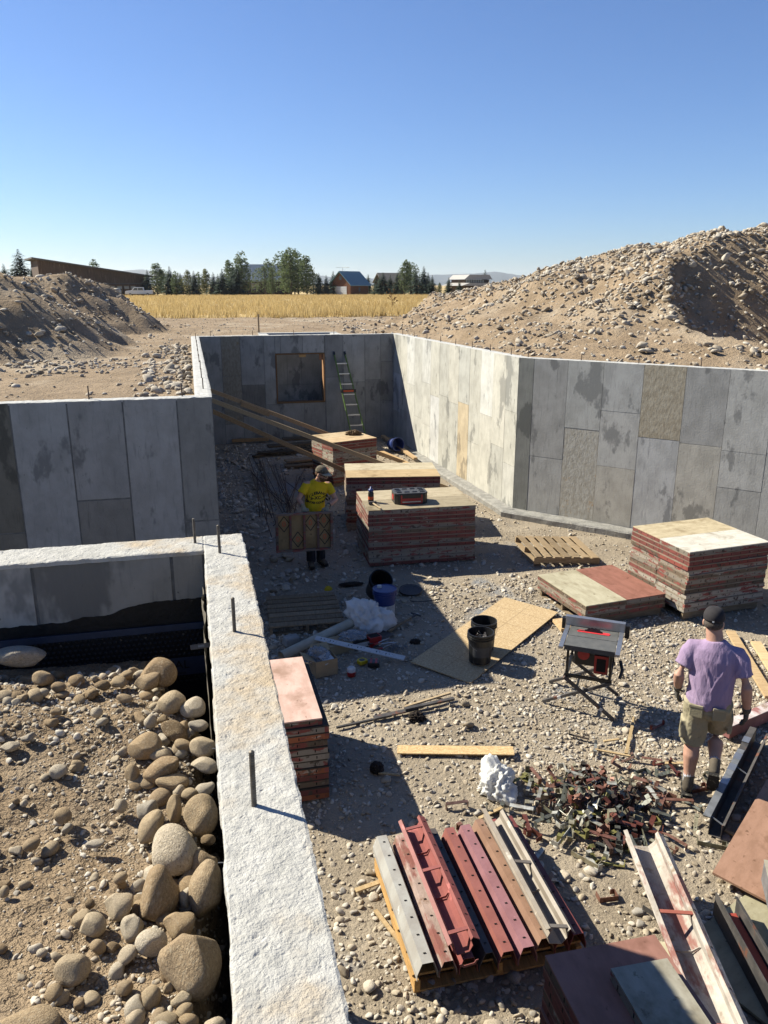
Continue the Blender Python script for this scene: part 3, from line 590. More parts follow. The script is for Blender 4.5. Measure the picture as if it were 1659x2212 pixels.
# ------------------------------------------------------------------ loose stones
COB = [(-0.114,1.813,2.546,0.093,0.095,0,0.30),(-0.176,2.290,2.543,0.091,0.085,20,0.20),(-0.201,2.100,2.533,0.066,0.098,-12,0.25),(-0.069,2.101,2.527,0.054,0.089,-5,0.75),(-0.082,2.459,2.534,0.067,0.072,0,0.05),(-0.285,2.906,2.568,0.072,0.055,0,0.35),(-0.224,2.779,2.540,0.097,0.048,30,0.50),(-0.179,2.708,2.523,0.064,0.034,-5,0.30),(-0.332,2.111,2.525,0.050,0.050,0,0.80),(-0.403,2.040,2.518,0.043,0.037,15,0.40),(-0.440,1.884,2.522,0.052,0.044,25,0.10),(-0.221,1.923,2.523,0.049,0.045,0,0.30),(-0.283,2.010,2.519,0.038,0.042,-30,0.85),(-0.295,1.915,2.511,0.042,0.022,45,0.60),(-0.070,2.226,2.523,0.055,0.046,0,0.60),(-0.250,2.450,2.521,0.042,0.066,-25,0.55),(-0.174,2.541,2.514,0.029,0.055,0,0.20),(-0.094,3.104,2.604,0.057,0.046,0,0.05),(-0.180,3.160,2.617,0.071,0.056,10,0.80),(-0.076,3.008,2.575,0.042,0.026,-10,0.30),(-0.299,3.366,2.623,0.072,0.047,20,0.05),(-0.251,3.398,2.635,0.088,0.071,0,0.20),(-0.770,3.506,2.618,0.049,0.036,0,0.05),(-0.883,3.700,2.640,0.135,0.059,0,0.25),(-0.492,3.384,2.612,0.036,0.025,10,0.30),(-0.426,3.404,2.613,0.044,0.027,0,0.60),(-0.609,2.846,2.544,0.038,0.030,15,0.95),(-0.560,2.589,2.517,0.034,0.034,0,0.30),(-0.645,2.467,2.512,0.033,0.023,25,0.10),(-0.537,2.536,2.508,0.022,0.016,40,0.95),(-0.477,1.824,2.514,0.029,0.029,0,0.90),(-0.525,1.738,2.521,0.082,0.042,0,0.40),(-0.152,1.994,2.523,0.054,0.046,0,0.10),(-0.378,1.967,2.511,0.023,0.023,0,0.85),(-0.274,3.067,2.589,0.030,0.030,0,0.65),(-0.385,3.248,2.608,0.039,0.020,-10,0.70),(-0.681,3.400,2.614,0.035,0.028,0,0.10),(-0.742,3.376,2.611,0.027,0.021,0,0.15),(-0.056,2.639,2.516,0.045,0.031,35,0.15),(-0.122,2.626,2.513,0.036,0.024,10,0.70),(-0.267,2.553,2.519,0.038,0.037,0,0.65),(-0.364,2.612,2.513,0.026,0.029,0,0.10),(-0.221,1.751,2.514,0.028,0.039,-20,0.20),(-0.260,1.705,2.511,0.028,0.021,0,0.30),(-0.184,1.675,2.511,0.038,0.022,0,0.70),(-0.062,2.771,2.531,0.057,0.031,-10,0.30),(-0.069,2.865,2.554,0.059,0.043,0,0.20),(-0.136,2.890,2.552,0.043,0.029,-25,0.70),(-0.811,3.021,2.576,0.041,0.022,15,0.50),(-0.750,3.060,2.581,0.031,0.017,15,0.90),(-0.496,3.161,2.602,0.028,0.025,0,0.30),(-0.744,2.732,2.516,0.016,0.013,0,0.30),(-0.712,2.716,2.514,0.016,0.014,0,0.20),(-0.434,2.431,2.507,0.036,0.015,10,0.50),(-0.689,2.257,2.508,0.016,0.023,-20,0.70),(-0.337,2.234,2.510,0.025,0.020,20,0.90),(-0.176,1.774,2.507,0.014,0.023,0,0.50),(-0.295,1.800,2.511,0.028,0.021,30,0.70),(-0.131,2.097,2.511,0.021,0.032,0,0.15),(-0.057,2.353,2.511,0.027,0.021,0,0.10),(-0.190,2.450,2.510,0.027,0.019,20,0.30),(-0.157,2.656,2.514,0.027,0.025,0,0.40),(-0.333,2.783,2.532,0.030,0.040,0,0.20),(-0.229,2.866,2.546,0.048,0.027,0,0.20),(-0.180,2.986,2.575,0.067,0.035,-25,0.20),(-0.661,3.204,2.604,0.025,0.019,0,0.50),(-0.472,3.101,2.589,0.032,0.017,20,0.10),(-0.823,3.353,2.609,0.026,0.018,0,0.15),(-0.877,3.332,2.611,0.027,0.022,0,0.10),(-0.123,1.665,2.509,0.027,0.018,0,0.40),(-0.059,1.639,2.509,0.031,0.018,0,0.30),(-0.469,2.126,2.507,0.016,0.014,0,0.60),(-0.419,2.141,2.508,0.016,0.019,0,0.70),(-0.534,1.984,2.506,0.017,0.013,0,0.30)]

_yaw, _pit = R(13.56), R(16.2)
_fw = np.array([math.sin(_yaw) * math.cos(_pit), math.cos(_yaw) * math.cos(_pit), -math.sin(_pit)]); _rt = np.array([math.cos(_yaw), -math.sin(_yaw), 0]); _up = np.cross(_rt, _fw)
for i, (x, y, z, ra, rb, ang, cc) in enumerate(COB):
    mb_ = stone_mesh(4, i % 12, 'cobble') if max(ra, rb) > .04 else stone_mesh(3, i % 9, 'cobble')
    o = link('cobble', mb_, backfill); a = R(ang); ex = _rt * math.cos(a) + _up * math.sin(a); ez = -_rt * math.sin(a) + _up * math.cos(a); dr = .5 * (ra + rb) * .95
    v0 = np.array([q.co[:] for q in mb_.vertices]); sx, sy, sz = [1.0 / (np.abs(v0[:, k]).max()) for k in range(3)]
    M = np.stack([ex * ra * sx, _fw * dr * sy, ez * rb * sz], 1)
    o.matrix_world = Matrix([list(M[0]) + [x], list(M[1]) + [y], list(M[2]) + [z], [0, 0, 0, 1]])
    if i == 0: o['label'] = 'largest rounded tan boulder against the near wall'
def scatter(N, xr, yr, hf, med, sig, smin, smax, dens=None, sink=.35):
    x = RNG.uniform(*xr, N); y = RNG.uniform(*yr, N)
    if dens is not None:
        k = RNG.random(N) < dens(x, y); x, y = x[k], y[k]
    s = np.clip(med * np.exp(RNG.normal(0, sig, len(x))), smin, smax)
    return x, y, hf(x, y) + s * sink * .6, s
def split_build(pname, sname, P, S, mname, parent, sub_of, dist, nmax=300, psub=2):
    k = np.argsort(-S / dist); big = k[:nmax]; rest = k[nmax:]
    stone_parts(pname, P[big], S[big], mname[0], parent, psub)
    if len(rest): stone_mass(sname, P[rest], S[rest], mname[1], parent, sub_of)
def sub_by(px1, px2):
    def f(P, S):
        d = np.linalg.norm(P - np.array([0, 0, 4.35]), axis=1); p = S / d * 782
        return np.where(p > px2, 3, np.where(p > px1, 2, 1))
    return f
def run(pname, sname, sets, mname, parent, sub_of, nmax, psub=2, keepf=None):
    x = np.concatenate([q[0] for q in sets]); y = np.concatenate([q[1] for q in sets]); z = np.concatenate([q[2] for q in sets]); s = np.concatenate([q[3] for q in sets])
    if keepf is not None:
        k = keepf(x, y); x, y, z, s = x[k], y[k], z[k], s[k]
    P = np.stack([x, y, z], 1); split_build(pname, sname, P, s, mname, parent, sub_of, np.linalg.norm(P - np.array([0, 0, 4.35]), axis=1), nmax, psub)
# backfill: pebbles over the dirt, cobbles against the wall
edge_d = lambda x, y: np.clip(.30 + .75 * sstep(-.75, -.15, x) + .65 * sstep(2.6, 3.3, y) + .35 * fbm(x * 2, y * 2, 3, 47), .05, 1)
run('cobble', 'pebbles', [scatter(19000, (-1.75, -.02), (1.1, 3.8), bz, .0055, .45, .0025, .014, edge_d, .2), scatter(1500, (-1.7, -.03), (1.2, 3.6), bz, .014, .4, .009, .03, edge_d, .4),
    scatter(110, (-1.7, -.05), (1.2, 3.55), bz, .026, .3, .018, .04, lambda x, y: edge_d(x, y) ** 2, .5), scatter(40, (-.33, -.05), (1.2, 3.35), bz, .036, .25, .03, .06, None, .3), scatter(150, (-1.7, -.25), (3.35, 3.80), bz, .02, .45, .01, .05, None, .5)], ('cobble', 'stone'), backfill, sub_by(2.2, 7), 200, 3)
# pit floor
free = lambda x, y: inside(x, y, np.array([(.23, 4.15), (-3, 4.15), (-3, 9.6), (.25, 9.6), (.25, 21.4), (5.15, 21.4), (5.62, 13.6), (13.5, 6.7), (13.5, 1), (.23, 1)]))
pat = lambda x, y: np.clip(.62 + 1.1 * fbm(x * .55, y * .55, 3, 35), .10, 1)
pat2 = lambda x, y: np.clip(.5 + 1.0 * fbm(x * .4, y * .4, 3, 36) + .35 * sstep(5.2, 2.5, y), .06, 1)
run('stone', 'gravel', [scatter(50000, (.24, 6.6), (2.2, 10.5), fz, .0148, .45, .006, .03, pat, .3), scatter(9500, (.24, 6.6), (2.2, 10.5), fz, .027, .3, .018, .05, pat2, .35), scatter(560, (.24, 6.6), (2.4, 10.5), fz, .046, .25, .036, .075, pat2, .4),
    scatter(17000, (.25, 9.5), (10.5, 21.3), fz, .021, .42, .012, .05, pat, .3), scatter(700, (.25, 6), (10.5, 21.3), fz, .045, .3, .03, .085, pat, .35), scatter(350, (.28, 1.4), (10, 21.2), fz, .055, .35, .03, .11, None, .4),
    scatter(3500, (6.6, 11), (4.5, 10.5), fz, .018, .45, .009, .045, pat, .3), scatter(500, (-2.5, .3), (4.3, 9.6), fz, .03, .4, .015, .06, None, .3), scatter(2600, (3.0, 6.2), (8.6, 13.2), fz, .013, .3, .008, .02, lambda x, y: 1.0 * (fbm(x * .8, y * .8, 3, 39) > .08), .3)], ('pit_cobble', 'stone'), pit_floor, sub_by(2.0, 99), 300, 2, free)
# open ground and the heaps
outp = lambda x, y: ~inside(x, y, PIT)
dm = lambda x, y: np.clip(sstep(2.9, 3.6, gz(x, y)) * (.75 + .8 * fbm(x * .8, y * .8, 3, 38)) + .05, 0, 1)
def rocky(x, y):          # the upper, loose part of the big heap is stonier than its cut face
    z = gz(x, y); return np.clip(.05 + sstep(2.86, 3.3, z) * .20 + sstep(3.6, 4.3, z) * .85 + .5 * fbm(x * .7, y * .7, 3, 37) * sstep(2.9, 3.3, z), 0, 1)
run('stone', 'rubble', [scatter(46000, (5, 24), (9, 36), gz, .046, .42, .02, .13, rocky, .45), scatter(1300, (5, 24), (9, 34), gz, .085, .3, .06, .18, rocky, .45), scatter(1500, (6, 16), (9.5, 18), gz, .04, .4, .02, .1, None, .3)], ('mound_cobble', 'mound_stone'), ground, sub_by(1.3, 99), 300, 2, outp)
run('stone', 'rubble', [scatter(12000, (-11, 0), (10, 33), gz, .042, .42, .02, .11, dm, .4), scatter(420, (-10, 0), (14, 32), gz, .08, .3, .055, .16, dm, .4), scatter(5500, (-7, -.15), (10, 21), gz, .02, .45, .01, .07, lambda x, y: np.clip(.25 + 1.2 * fbm(x * .5, y * .5, 3, 40), 0, 1), .35),
    scatter(1000, (-1.1, -.05), (10, 21), gz, .045, .45, .02, .13, lambda x, y: sstep(-1.1, -.3, x) * .8, .4), scatter(950, (-4.5, -.6), (13.5, 18.5), gz, .045, .35, .025, .10, lambda x, y: np.exp(-((x + 2.7) ** 2 / 1.6 + (y - 16.3) ** 2 / 2.2)), .4), scatter(1200, (-8, 9), (21, 38), gz, .03, .4, .015, .08, None, .3)], ('mound_cobble', 'mound_stone'), ground, sub_by(1.3, 99), 300, 2, outp)

# ------------------------------------------------------------------ dry grass
n = 30000; gx = RNG.uniform(-30, 60, n); gy = 37.6 + (RNG.random(n) ** 2.0) * 140; k = (np.abs(gx - .24 * gy) < .34 * gy + 3) & (gy > field_edge(gx) - .2); gx, gy = gx[k], gy[k]
n = len(gx); bl = 7; bx = np.repeat(gx, bl) + RNG.normal(0, .10, n * bl); by = np.repeat(gy, bl) + RNG.normal(0, .10, n * bl); sc = (1 + .006 * by)
hgt = RNG.uniform(.25, .6, n * bl) * (.7 + .5 * (fbm(bx * .3, by * .3, 3, 23) + .3)).clip(.4, 1.3); lean = RNG.normal(0, .22, (n * bl, 2)) * hgt[:, None]; ba = RNG.uniform(0, 6.28, n * bl); wd = .012 * sc * RNG.uniform(.6, 1.6, n * bl)
bzv = zf(by) + .02; ox, oy = np.cos(ba) * wd, np.sin(ba) * wd
V = np.stack([np.stack([bx - ox, by - oy, bzv], 1), np.stack([bx + ox, by + oy, bzv], 1), np.stack([bx + lean[:, 0], by + lean[:, 1], bzv + hgt], 1)], 1).reshape(-1, 3)
o = fast_mesh('dry_grass', V, np.arange(len(V)).reshape(-1, 3), np.repeat(np.clip(RNG.random(n * bl) * .7 + .35 * (fbm(bx * .1, by * .1, 3, 24) + .5), 0, 1), 3), 'grass_blade', None, 'stuff', False); tag(o, 'tall golden dry grass covering the field', 'grass')
wp = thing('dead_weed', 'single brown dead weed stalk standing in the golden field', 'weed', (11.2, 44.5, 2.75)); mb = MB()
mb.tube([(0, 0, 0), (.02, 0, .6), (-.02, .02, 1.15)], [.02, .015, .008], 5)
for i in range(12):
    a = random.uniform(0, 6.28); z = random.uniform(.45, 1.1); l = random.uniform(.15, .4); e = (math.cos(a) * l, math.sin(a) * l, z + random.uniform(.1, .3)); mb.tube([(0, 0, z), e], .009, 4); mb.lathe([(.001, -.03), (.04, 0), (.03, .04), (.001, .06)], 6, 0, (np.eye(3), e))
mb.build('stalk', 'weed_brown', wp)

# ------------------------------------------------------------------ far trees
def spruce_mesh(seed):
    rg = np.random.default_rng(seed); V = []; A = []
    for z in np.linspace(.05, .985, 34):
        r = (1 - z) ** .85 * .25 * rg.uniform(.75, 1.12) + .008; nb = 11 if z < .8 else 6; off = rg.uniform(0, 6.3)
        for j in range(nb):
            a = off + j * 6.283 / nb + rg.normal(0, .2); l = r * rg.uniform(.6, 1.15); d = np.array([math.cos(a), math.sin(a), 0]); s = np.array([-d[1], d[0], 0])
            for q in range(5):
                f0, f1 = q / 5, (q + 1.5) / 5; w_ = l * .32 * (1.1 - f0); p0 = d * l * f0 + (0, 0, z - l * .30 * f0 + .02); p1 = d * l * f1 + (0, 0, z - l * .34 * f1 ** 1.5)
                V += [p0 - s * w_ + (0, 0, -.012), p0 + s * w_ + (0, 0, -.012), p1 + (0, 0, rg.uniform(-.015, .012))]; A += [rg.uniform(0, .5) + .5 * f0] * 3
    return np.array(V), np.array(A)
def aspen_mesh(seed, wide=1):
    rg = np.random.default_rng(seed); P = []
    for i in range(7):
        cx_, cy_ = rg.normal(0, .075 * wide, 2); top = rg.uniform(.72, 1.0) if i else 1.0; n_ = 330
        t = rg.beta(1.3, 1.25, n_); rr = .105 * wide * np.sin(np.pi * np.clip(t * .92 + .06, 0, 1)) ** .7 * rg.uniform(.2, 1.15, n_) ** .5; a = rg.uniform(0, 6.28, n_)
        P.append(np.stack([cx_ * (1 - .4 * t) + np.cos(a) * rr, cy_ * (1 - .4 * t) + np.sin(a) * rr, .07 + t * (top - .07)], 1))
    P = np.concatenate(P); P = P[(np.sin(P[:, 0] * 55 + seed) + np.sin(P[:, 2] * 38 + seed * 2) + np.sin(P[:, 1] * 47)) > -1.1]; n_ = len(P)
    d1 = rg.normal(size=(n_, 3)); d1 /= np.linalg.norm(d1, axis=1)[:, None]; d2 = np.cross(d1, rg.normal(size=(n_, 3))); d2 /= np.linalg.norm(d2, axis=1)[:, None]; s = rg.uniform(.010, .021, n_)[:, None]
    V = np.stack([P - d1 * s, P + d1 * s, P + d2 * s * 1.7], 1).reshape(-1, 3); return V, np.repeat(rg.random(n_) * .8 + .2 * P[:, 2], 3)
TM = {}
def tree_me(kind, i):
    if (kind, i) not in TM:
        V, A = spruce_mesh(i + 11) if kind == 's' else aspen_mesh(i + 31, 1.0 if i < 3 else 1.35)
        o = fast_mesh('crown', V, np.arange(len(V)).reshape(-1, 3), A, {'s': 'leaf_spruce', 'a': 'leaf_aspen', 'y': 'leaf_yellow'}[kind], None, None, False); TM[(kind, i)] = o.data; bpy.data.objects.remove(o)
        mb = MB(); mb.tube([(0, 0, 0), (.004, 0, .3), (0, .004, .75)], [.014, .010, .004], 6)
        if kind != 's':
            for q in range(5):
                a = q * 1.3; mb.tube([(0, 0, .15 + q * .1), (math.cos(a) * .07, math.sin(a) * .07, .35 + q * .1)], [.006, .002], 5)
        TM[(kind, i, 't')] = mb.mesh('trunk', 'bark', True)
    return TM[(kind, i)], TM[(kind, i, 't')]
TREES = [(-2.6, .0175, 's', 'low dark spruce against the barn right wall'), (-1.6, .018, 'a', 'rounded leafy tree behind the pickup tailgate'), (-.75, .0165, 'a', 'rounded leafy tree between the spiky spruce and the thin pale tree'), (.8, .0150, 'a', 'low leafy tree left of the yellowish tree'), (2.05, .0130, 's', 'short spruce between the narrow spruce and slim spruce'), (3.35, .0260, 's', 'dark spruce left of the tall dark leafy tree'), (7.3, .030, 'a', 'lower leafy tree filling the front of the middle clump'), (8.6, .0215, 'a', 'small leafy tree at the right foot of the middle clump'), (13.25, .0110, 's', 'thick low spruce beside the red cabin garage wall'), (14.55, .0170, 's', 'spruce left of the tall dark leafy tree by the garage'), (15.8, .0190, 's', 'spruce between the two tall leafy trees and the tall spruce'), (16.65, .0150, 's', 'spruce between the tall spruce and the short end spruce'), (-11.35, .0230, 's', 'small dark spruce at the left edge of the picture'), (-10.40, .0385, 's', 'tall bushy dark spruce left of the slanted-roof barn'), (-9.7, .0215, 's', 'short spruce tucked against the barn left end'), (-6.15, .0285, 'a', 'leafy tree top showing over the slanted barn roof'), (-2.02, .0250, 'a', 'dense leafy tree just right of the barn and pickup'), (-1.14, .0215, 's', 'spiky spruce second from the barn right end'), (-.45, .014, 's', 'low dark spruce behind the spiky one right of the barn'), (.10, .0175, 'y', 'thin pale leafy tree in front of the mountains'), (.45, .0165, 's', 'narrow spruce beside the thin pale leafy tree'), (1.25, .0190, 'y', 'yellowish leafy tree between two narrow spruces'), (1.75, .0150, 's', 'narrow spruce right of the yellowish tree'), (2.35, .0190, 's', 'slim spruce left of the grey-roofed house trees'), (2.85, .0292, 'a', 'medium leafy tree left of the grey-roofed house'), (3.10, .0230, 's', 'dark spruce in front of the medium leafy tree'), (3.68, .0390, 'a', 'tall dark leafy tree hiding the left gable of the grey-roofed house'), (5.25, .0305, 'a', 'leafy tree top peeping over the grey roof ridge'), (5.75, .0205, 'a', 'low pale leafy tree in front of the grey roof'), (6.62, .0400, 'a', 'tall airy leafy tree right of the grey roof'), (7.05, .0445, 'a', 'tallest leafy tree of the middle clump'), (7.55, .0420, 'a', 'tall leafy tree right of the tallest one in the middle clump'), (8.15, .0350, 'a', 'leafy tree at the right side of the middle clump'), (9.0, .0145, 's', 'small spruce nearest the middle clump, left of the red cabin garage'), (9.50, .0120, 's', 'small spruce left of the red cabin garage gable'), (10.0, .0165, 's', 'spruce tip rising behind the red cabin garage gable'), (12.45, .0130, 's', 'spruce tip above the blue roof right end'), (13.0, .0105, 's', 'low spruce right of the red cabin garage'), (13.5, .0150, 's', 'dense dark spruce right of the red cabin garage'), (14.0, .0120, 's', 'spruce in front of the dark grey roof'), (15.0, .0300, 'a', 'tall dark leafy tree right of the red cabin garage'), (15.45, .0270, 'a', 'second tall leafy tree in the clump right of the garage'), (16.35, .0225, 's', 'tall spruce right of the tall leafy tree'), (16.95, .0120, 's', 'short spruce at the clump end before the mountains'), (17.5, .0030, 'a', 'low bush at the field edge before the heap'), (18.1, .0095, 's', 'small isolated spruce left of the two-tier roofed house'), (18.85, .006, 's', 'small spruce left of the two-tier roofed house wall'), (20.6, .0180, 's', 'dark spruce behind the stony heap beside the two-tier house'), (23.1, .0105, 's', 'spruce tip showing above the stony heap crest')]
for i, (az, tn_, kd, lb) in enumerate(TREES):
    d = 212 + (i * 37 % 23) - 10 + (28 if 'over' in lb or 'behind' in lb or 'tip' in lb else 0); H_ = 4.35 + tn_ * d - float(zf(d)); x, y = math.sin(R(az)) * d, math.cos(R(az)) * d
    t = thing('spruce_tree' if kd == 's' else 'leafy_tree', lb, 'tree', (x, y, float(zf(d)) - .1), random.uniform(0, 360), 'trees along the far edge of the field')
    cm, tm = tree_me(kd, i % 3 if kd == 's' else (i % 4 if kd == 'a' else 0)); wf_ = (2.1 if kd == 's' else 1.45) * (1.3 if 'bushy' in lb or 'dense' in lb else .62 if 'low pale' in lb else 1.0)
    for nm, me in (('crown', cm), ('trunk', tm)):
        o = link(nm, me, t); o.scale = (H_ * wf_, H_ * wf_, H_)
# ------------------------------------------------------------------ far buildings and vehicles
def polar(az, d): return (math.sin(R(az)) * d, math.cos(R(az)) * d, float(zf(d)))
bx0, by0, b0 = polar(-9.33, 200); bx1, by1, _ = polar(-2.62, 204); L = math.hypot(bx1 - bx0, by1 - by0); an = math.degrees(math.atan2(by1 - by0, bx1 - bx0))
t = thing('barn', 'long weathered wooden barn with one slanted shed roof behind the left dirt heap', 'building', (bx0, by0, b0), an); h0, h1 = 7.9, 4.5
mb = MB(); mb.prism([(0, 0), (L, 0), (L, h1), (0, h0)], 0, 14, 'y'); mb.build('wall', 'barn_wood', t)
mb = MB(); mb.prism([(-1.2, h0 + .2), (L + 1.2, h1 - .18), (L + 1.2, h1 + .12), (-1.2, h0 + .55)], -.9, 15, 'y'); mb.build('roof', 'roof_dark', t)
for i in range(56):
    x = i * L / 56; zt = h0 + (h1 - h0) * (x / L) - .05; mb = MB(); mb.box(x + .02, x + L / 56 - .02, -.05 - .03 * (i % 2), -.002, 2.9, zt - .15); setcol(mb.build('board', 'barn_wood', t), (1, 1, 1))
mb = MB(); mb.box(0, L, -.16, -.06, 2.72, 2.92); mb.build('beam', 'roof_dark', t)
for i, x in enumerate((15.1, 16.8, 18.4, 19.9)):
    mb = MB(); mb.box(x, x + 1.2, -.05, -.003, .2, 2.4); f = mb.build('garage_door', 'door_wood', t); mb = MB(); mb.box(x + .08, x + 1.12, -.07, -.052, 1.6, 2.2); mb.build('pane', 'lit_pane', f)
for x0, x1, m_ in ((9.4, 9.7, 'lit_pane'), (10.1, 10.3, 'lit_pane'), (11.6, 12.4, 'door_wood')):
    mb = MB(); mb.box(x0, x1, -.05, -.003, .2, 2.2); mb.build('door', m_, t)
# cabin garage
ga = polar(11.2, 232); t = thing('cabin_garage', 'red-brown log garage with blue metal roof and white overhead door', 'building', ga, -51); W_, D_, hw, hr = 7.4, 8.2, 2.95, 6.3
mb = MB(); mb.prism([(-W_, 0), (0, 0), (0, hw), (-W_ / 2, hr), (-W_, hw)], 0, D_, 'y'); mb.build('wall', 'log_wood', t)
mb = MB()
for q in range(9): mb.box(.0, .07, .1, D_ - .1, .1 + q * .31, .1 + q * .31 + .26)
mb.build('log_courses', 'log_wood', t)
for sg in (0, 1):
    A_ = [(-W_ / 2, hr + .02), (-W_ / 2, hr + .2), (.7, hw - .38), (.7, hw - .55)] if sg else [(-W_ / 2, hr + .02), (-W_ / 2, hr + .2), (-W_ - .7, hw - .38), (-W_ - .7, hw - .55)]
    mb = MB(); mb.prism(A_, -.7, D_ + .6, 'y'); rf = mb.build('roof', 'roof_blue', t)
    if sg:
        for q in range(12):
            yy = -.6 + q * .8; mb = MB(); mb.prism([(-W_ / 2, hr + .2), (-W_ / 2, hr + .26), (.7, hw - .32), (.7, hw - .38)], yy, yy + .06, 'y'); mb.build('seam', 'roof_blue', rf)
mb = MB(); mb.box(-W_ + 1.5, -1.4, -.06, -.003, .05, 2.25); dr = mb.build('overhead_door', 'door_white', t)
for q in range(1, 4):
    mb = MB(); mb.box(-W_ + 1.5, -1.4, -.07, -.061, q * .55, q * .55 + .03); mb.build('groove', 'roof_light', dr)
mb = MB(); mb.box(-W_ / 2 - .45, -W_ / 2 + .45, -.06, -.003, 4.1, 5.1); mb.build('window', 'pane_glass', t)
mb = MB(); mb.box(.072, .12, 3.6, 4.3, .9, 2.0); mb.build('window', 'pane_glass', t)
mb = MB(); mb.tube([(-W_ / 2, 1, hr), (-W_ / 2, 1, hr + 1.2)], .05, 5); mb.tube([(-W_ / 2 - 2.2, 1, hr + 1.15), (-W_ / 2 + 2.6, 1, hr + 1.25)], .04, 5)
for q in range(7): mb.tube([(-W_ / 2 - 2 + q * .65, .4, hr + 1.18), (-W_ / 2 - 2 + q * .65, 1.6, hr + 1.18)], .03, 4)
mb.build('antenna', 'galv', t)
# grey-roofed house
hx = polar(5.4, 244); t = thing('house', 'dark log house under a tall grey metal roof among leafy trees', 'building', hx, -4)
mb = MB(); mb.box(-7, 7, 0, 9, 0, 4.0); mb.build('wall', 'barn_wood', t)
mb = MB(); mb.prism([(-.8, 3.6), (4.5, 8.35), (9.8, 3.6), (9.8, 3.85), (4.5, 8.65), (-.8, 3.85)], -7.5, 7.5, 'x'); rf = mb.build('roof', 'roof_grey', t)
for q in range(34):
    x = -7.4 + q * .44; mb = MB(); mb.beam((x, -.8, 3.88), (x, 4.5, 8.68), .05, .05); mb.build('seam', 'roof_grey', rf)
for x in (-4.6, -3.5):
    mb = MB(); mb.box(x, x + .95, -.06, -.003, 1.5, 3.2); wn = mb.build('window', 'door_white', t); mb = MB(); mb.box(x + .1, x + .85, -.075, -.062, 1.6, 3.1); mb.build('pane', 'lit_pane', wn)
mb = MB(); mb.box(-6, 6, -2.5, -.05, .5, .62); mb.build('deck', 'barn_wood', t)
hx = polar(14.3, 262); t = thing('house', 'house with dark grey roof mostly hidden behind spruces', 'building', hx, 6); mb = MB(); mb.box(-4, 4, 0, 8, 0, 3.6); mb.build('wall', 'log_wood', t)
mb = MB(); mb.prism([(-.7, 3.3), (4, 6.2), (8.7, 3.3), (8.7, 3.6), (4, 6.5), (-.7, 3.6)], -4.6, 4.6, 'x'); mb.build('roof', 'roof_dark', t)
hx = polar(19.9, 240); t = thing('house', 'pale two-tier roofed house with a band of windows behind the heap', 'building', hx, 12)
mb = MB(); mb.box(-3.2, 5, 0, 8, 0, 4.2); mb.build('wall', 'barn_wood', t)
mb = MB(); mb.prism([(-6.2, 2.5), (6.5, 2.5), (6, 3.3), (-3.4, 3.3)], -3, 9, 'y'); mb.build('lower_roof', 'roof_light', t)
mb = MB(); mb.prism([(-3.9, 4.3), (5.6, 4.3), (4.6, 5.6), (-2.2, 5.6)], -.8, 8.8, 'y'); mb.build('roof', 'roof_light', t)
for q in range(8):
    mb = MB(); mb.box(-3.0 + q * .8, -2.45 + q * .8, -.06, -.003, 3.4, 4.2); mb.build('window', 'lit_pane', t)
def vehicle(name, label, az, d, rz, prof, glass, cm, wheels, length, wid=1.95):
    p = polar(az, d); t = thing(name, label, 'vehicle', p, rz); mb = MB(); mb.prism(prof, -wid / 2, wid / 2, 'y'); mb.build('body', cm, t, bevel=.06)
    for s in (-1, 1):
        for g in glass: mb = MB(); yy = s * (wid / 2 + .006); mb.prism(g, yy - .008, yy + .008, 'y'); mb.build('window', 'pane_glass', t)
        for wx in wheels: mb = MB(); mb.lathe([(.001, -.13), (.30, -.13), (.39, -.09), (.39, .09), (.30, .13), (.001, .13)], 16, 0, (rot(90, 0, 0), (wx, s * (wid / 2 - .12), .39))); w_ = mb.build('wheel', 'tyre', t); mb = MB(); mb.lathe([(.001, -.14), (.22, -.14), (.22, .14), (.001, .14)], 12, 0, (rot(90, 0, 0), (wx, s * (wid / 2 - .118), .39))); mb.build('rim', 'galv', w_)
        mb = MB(); mb.box(-length / 2 - .02, -length / 2 + .12, s * .72 - .2, s * .72 + .2, .82, 1.02); mb.build('headlight', 'label_white', t)
    return t
vehicle('pickup_truck', 'white crew cab pickup truck parked in front of the barn right end', -3.2, 186, -2, [(-2.85, .5), (2.85, .5), (2.87, 1.25), (1.05, 1.28), (.92, 1.9), (-.85, 1.92), (-1.55, 1.28), (-2.75, 1.15), (-2.9, .8)], [[(-1.35, 1.28), (-.82, 1.82), (-.25, 1.82), (-.25, 1.28)], [(-.15, 1.28), (-.15, 1.82), (.85, 1.82), (.95, 1.28)]], 'car_white', (-1.85, 1.8), 5.7)
vehicle('parked_suv', 'pale SUV half hidden by the left dirt heap', -5.1, 188, 0, [(-2.4, .45), (2.4, .45), (2.45, 1.2), (2.1, 1.75), (-.9, 1.78), (-1.5, 1.2), (-2.4, 1.05)], [[(-1.3, 1.2), (-.8, 1.68), (.4, 1.68), (.4, 1.2)], [(.5, 1.2), (.5, 1.68), (1.9, 1.66), (2.2, 1.2)]], 'car_grey', (-1.5, 1.5), 4.8)
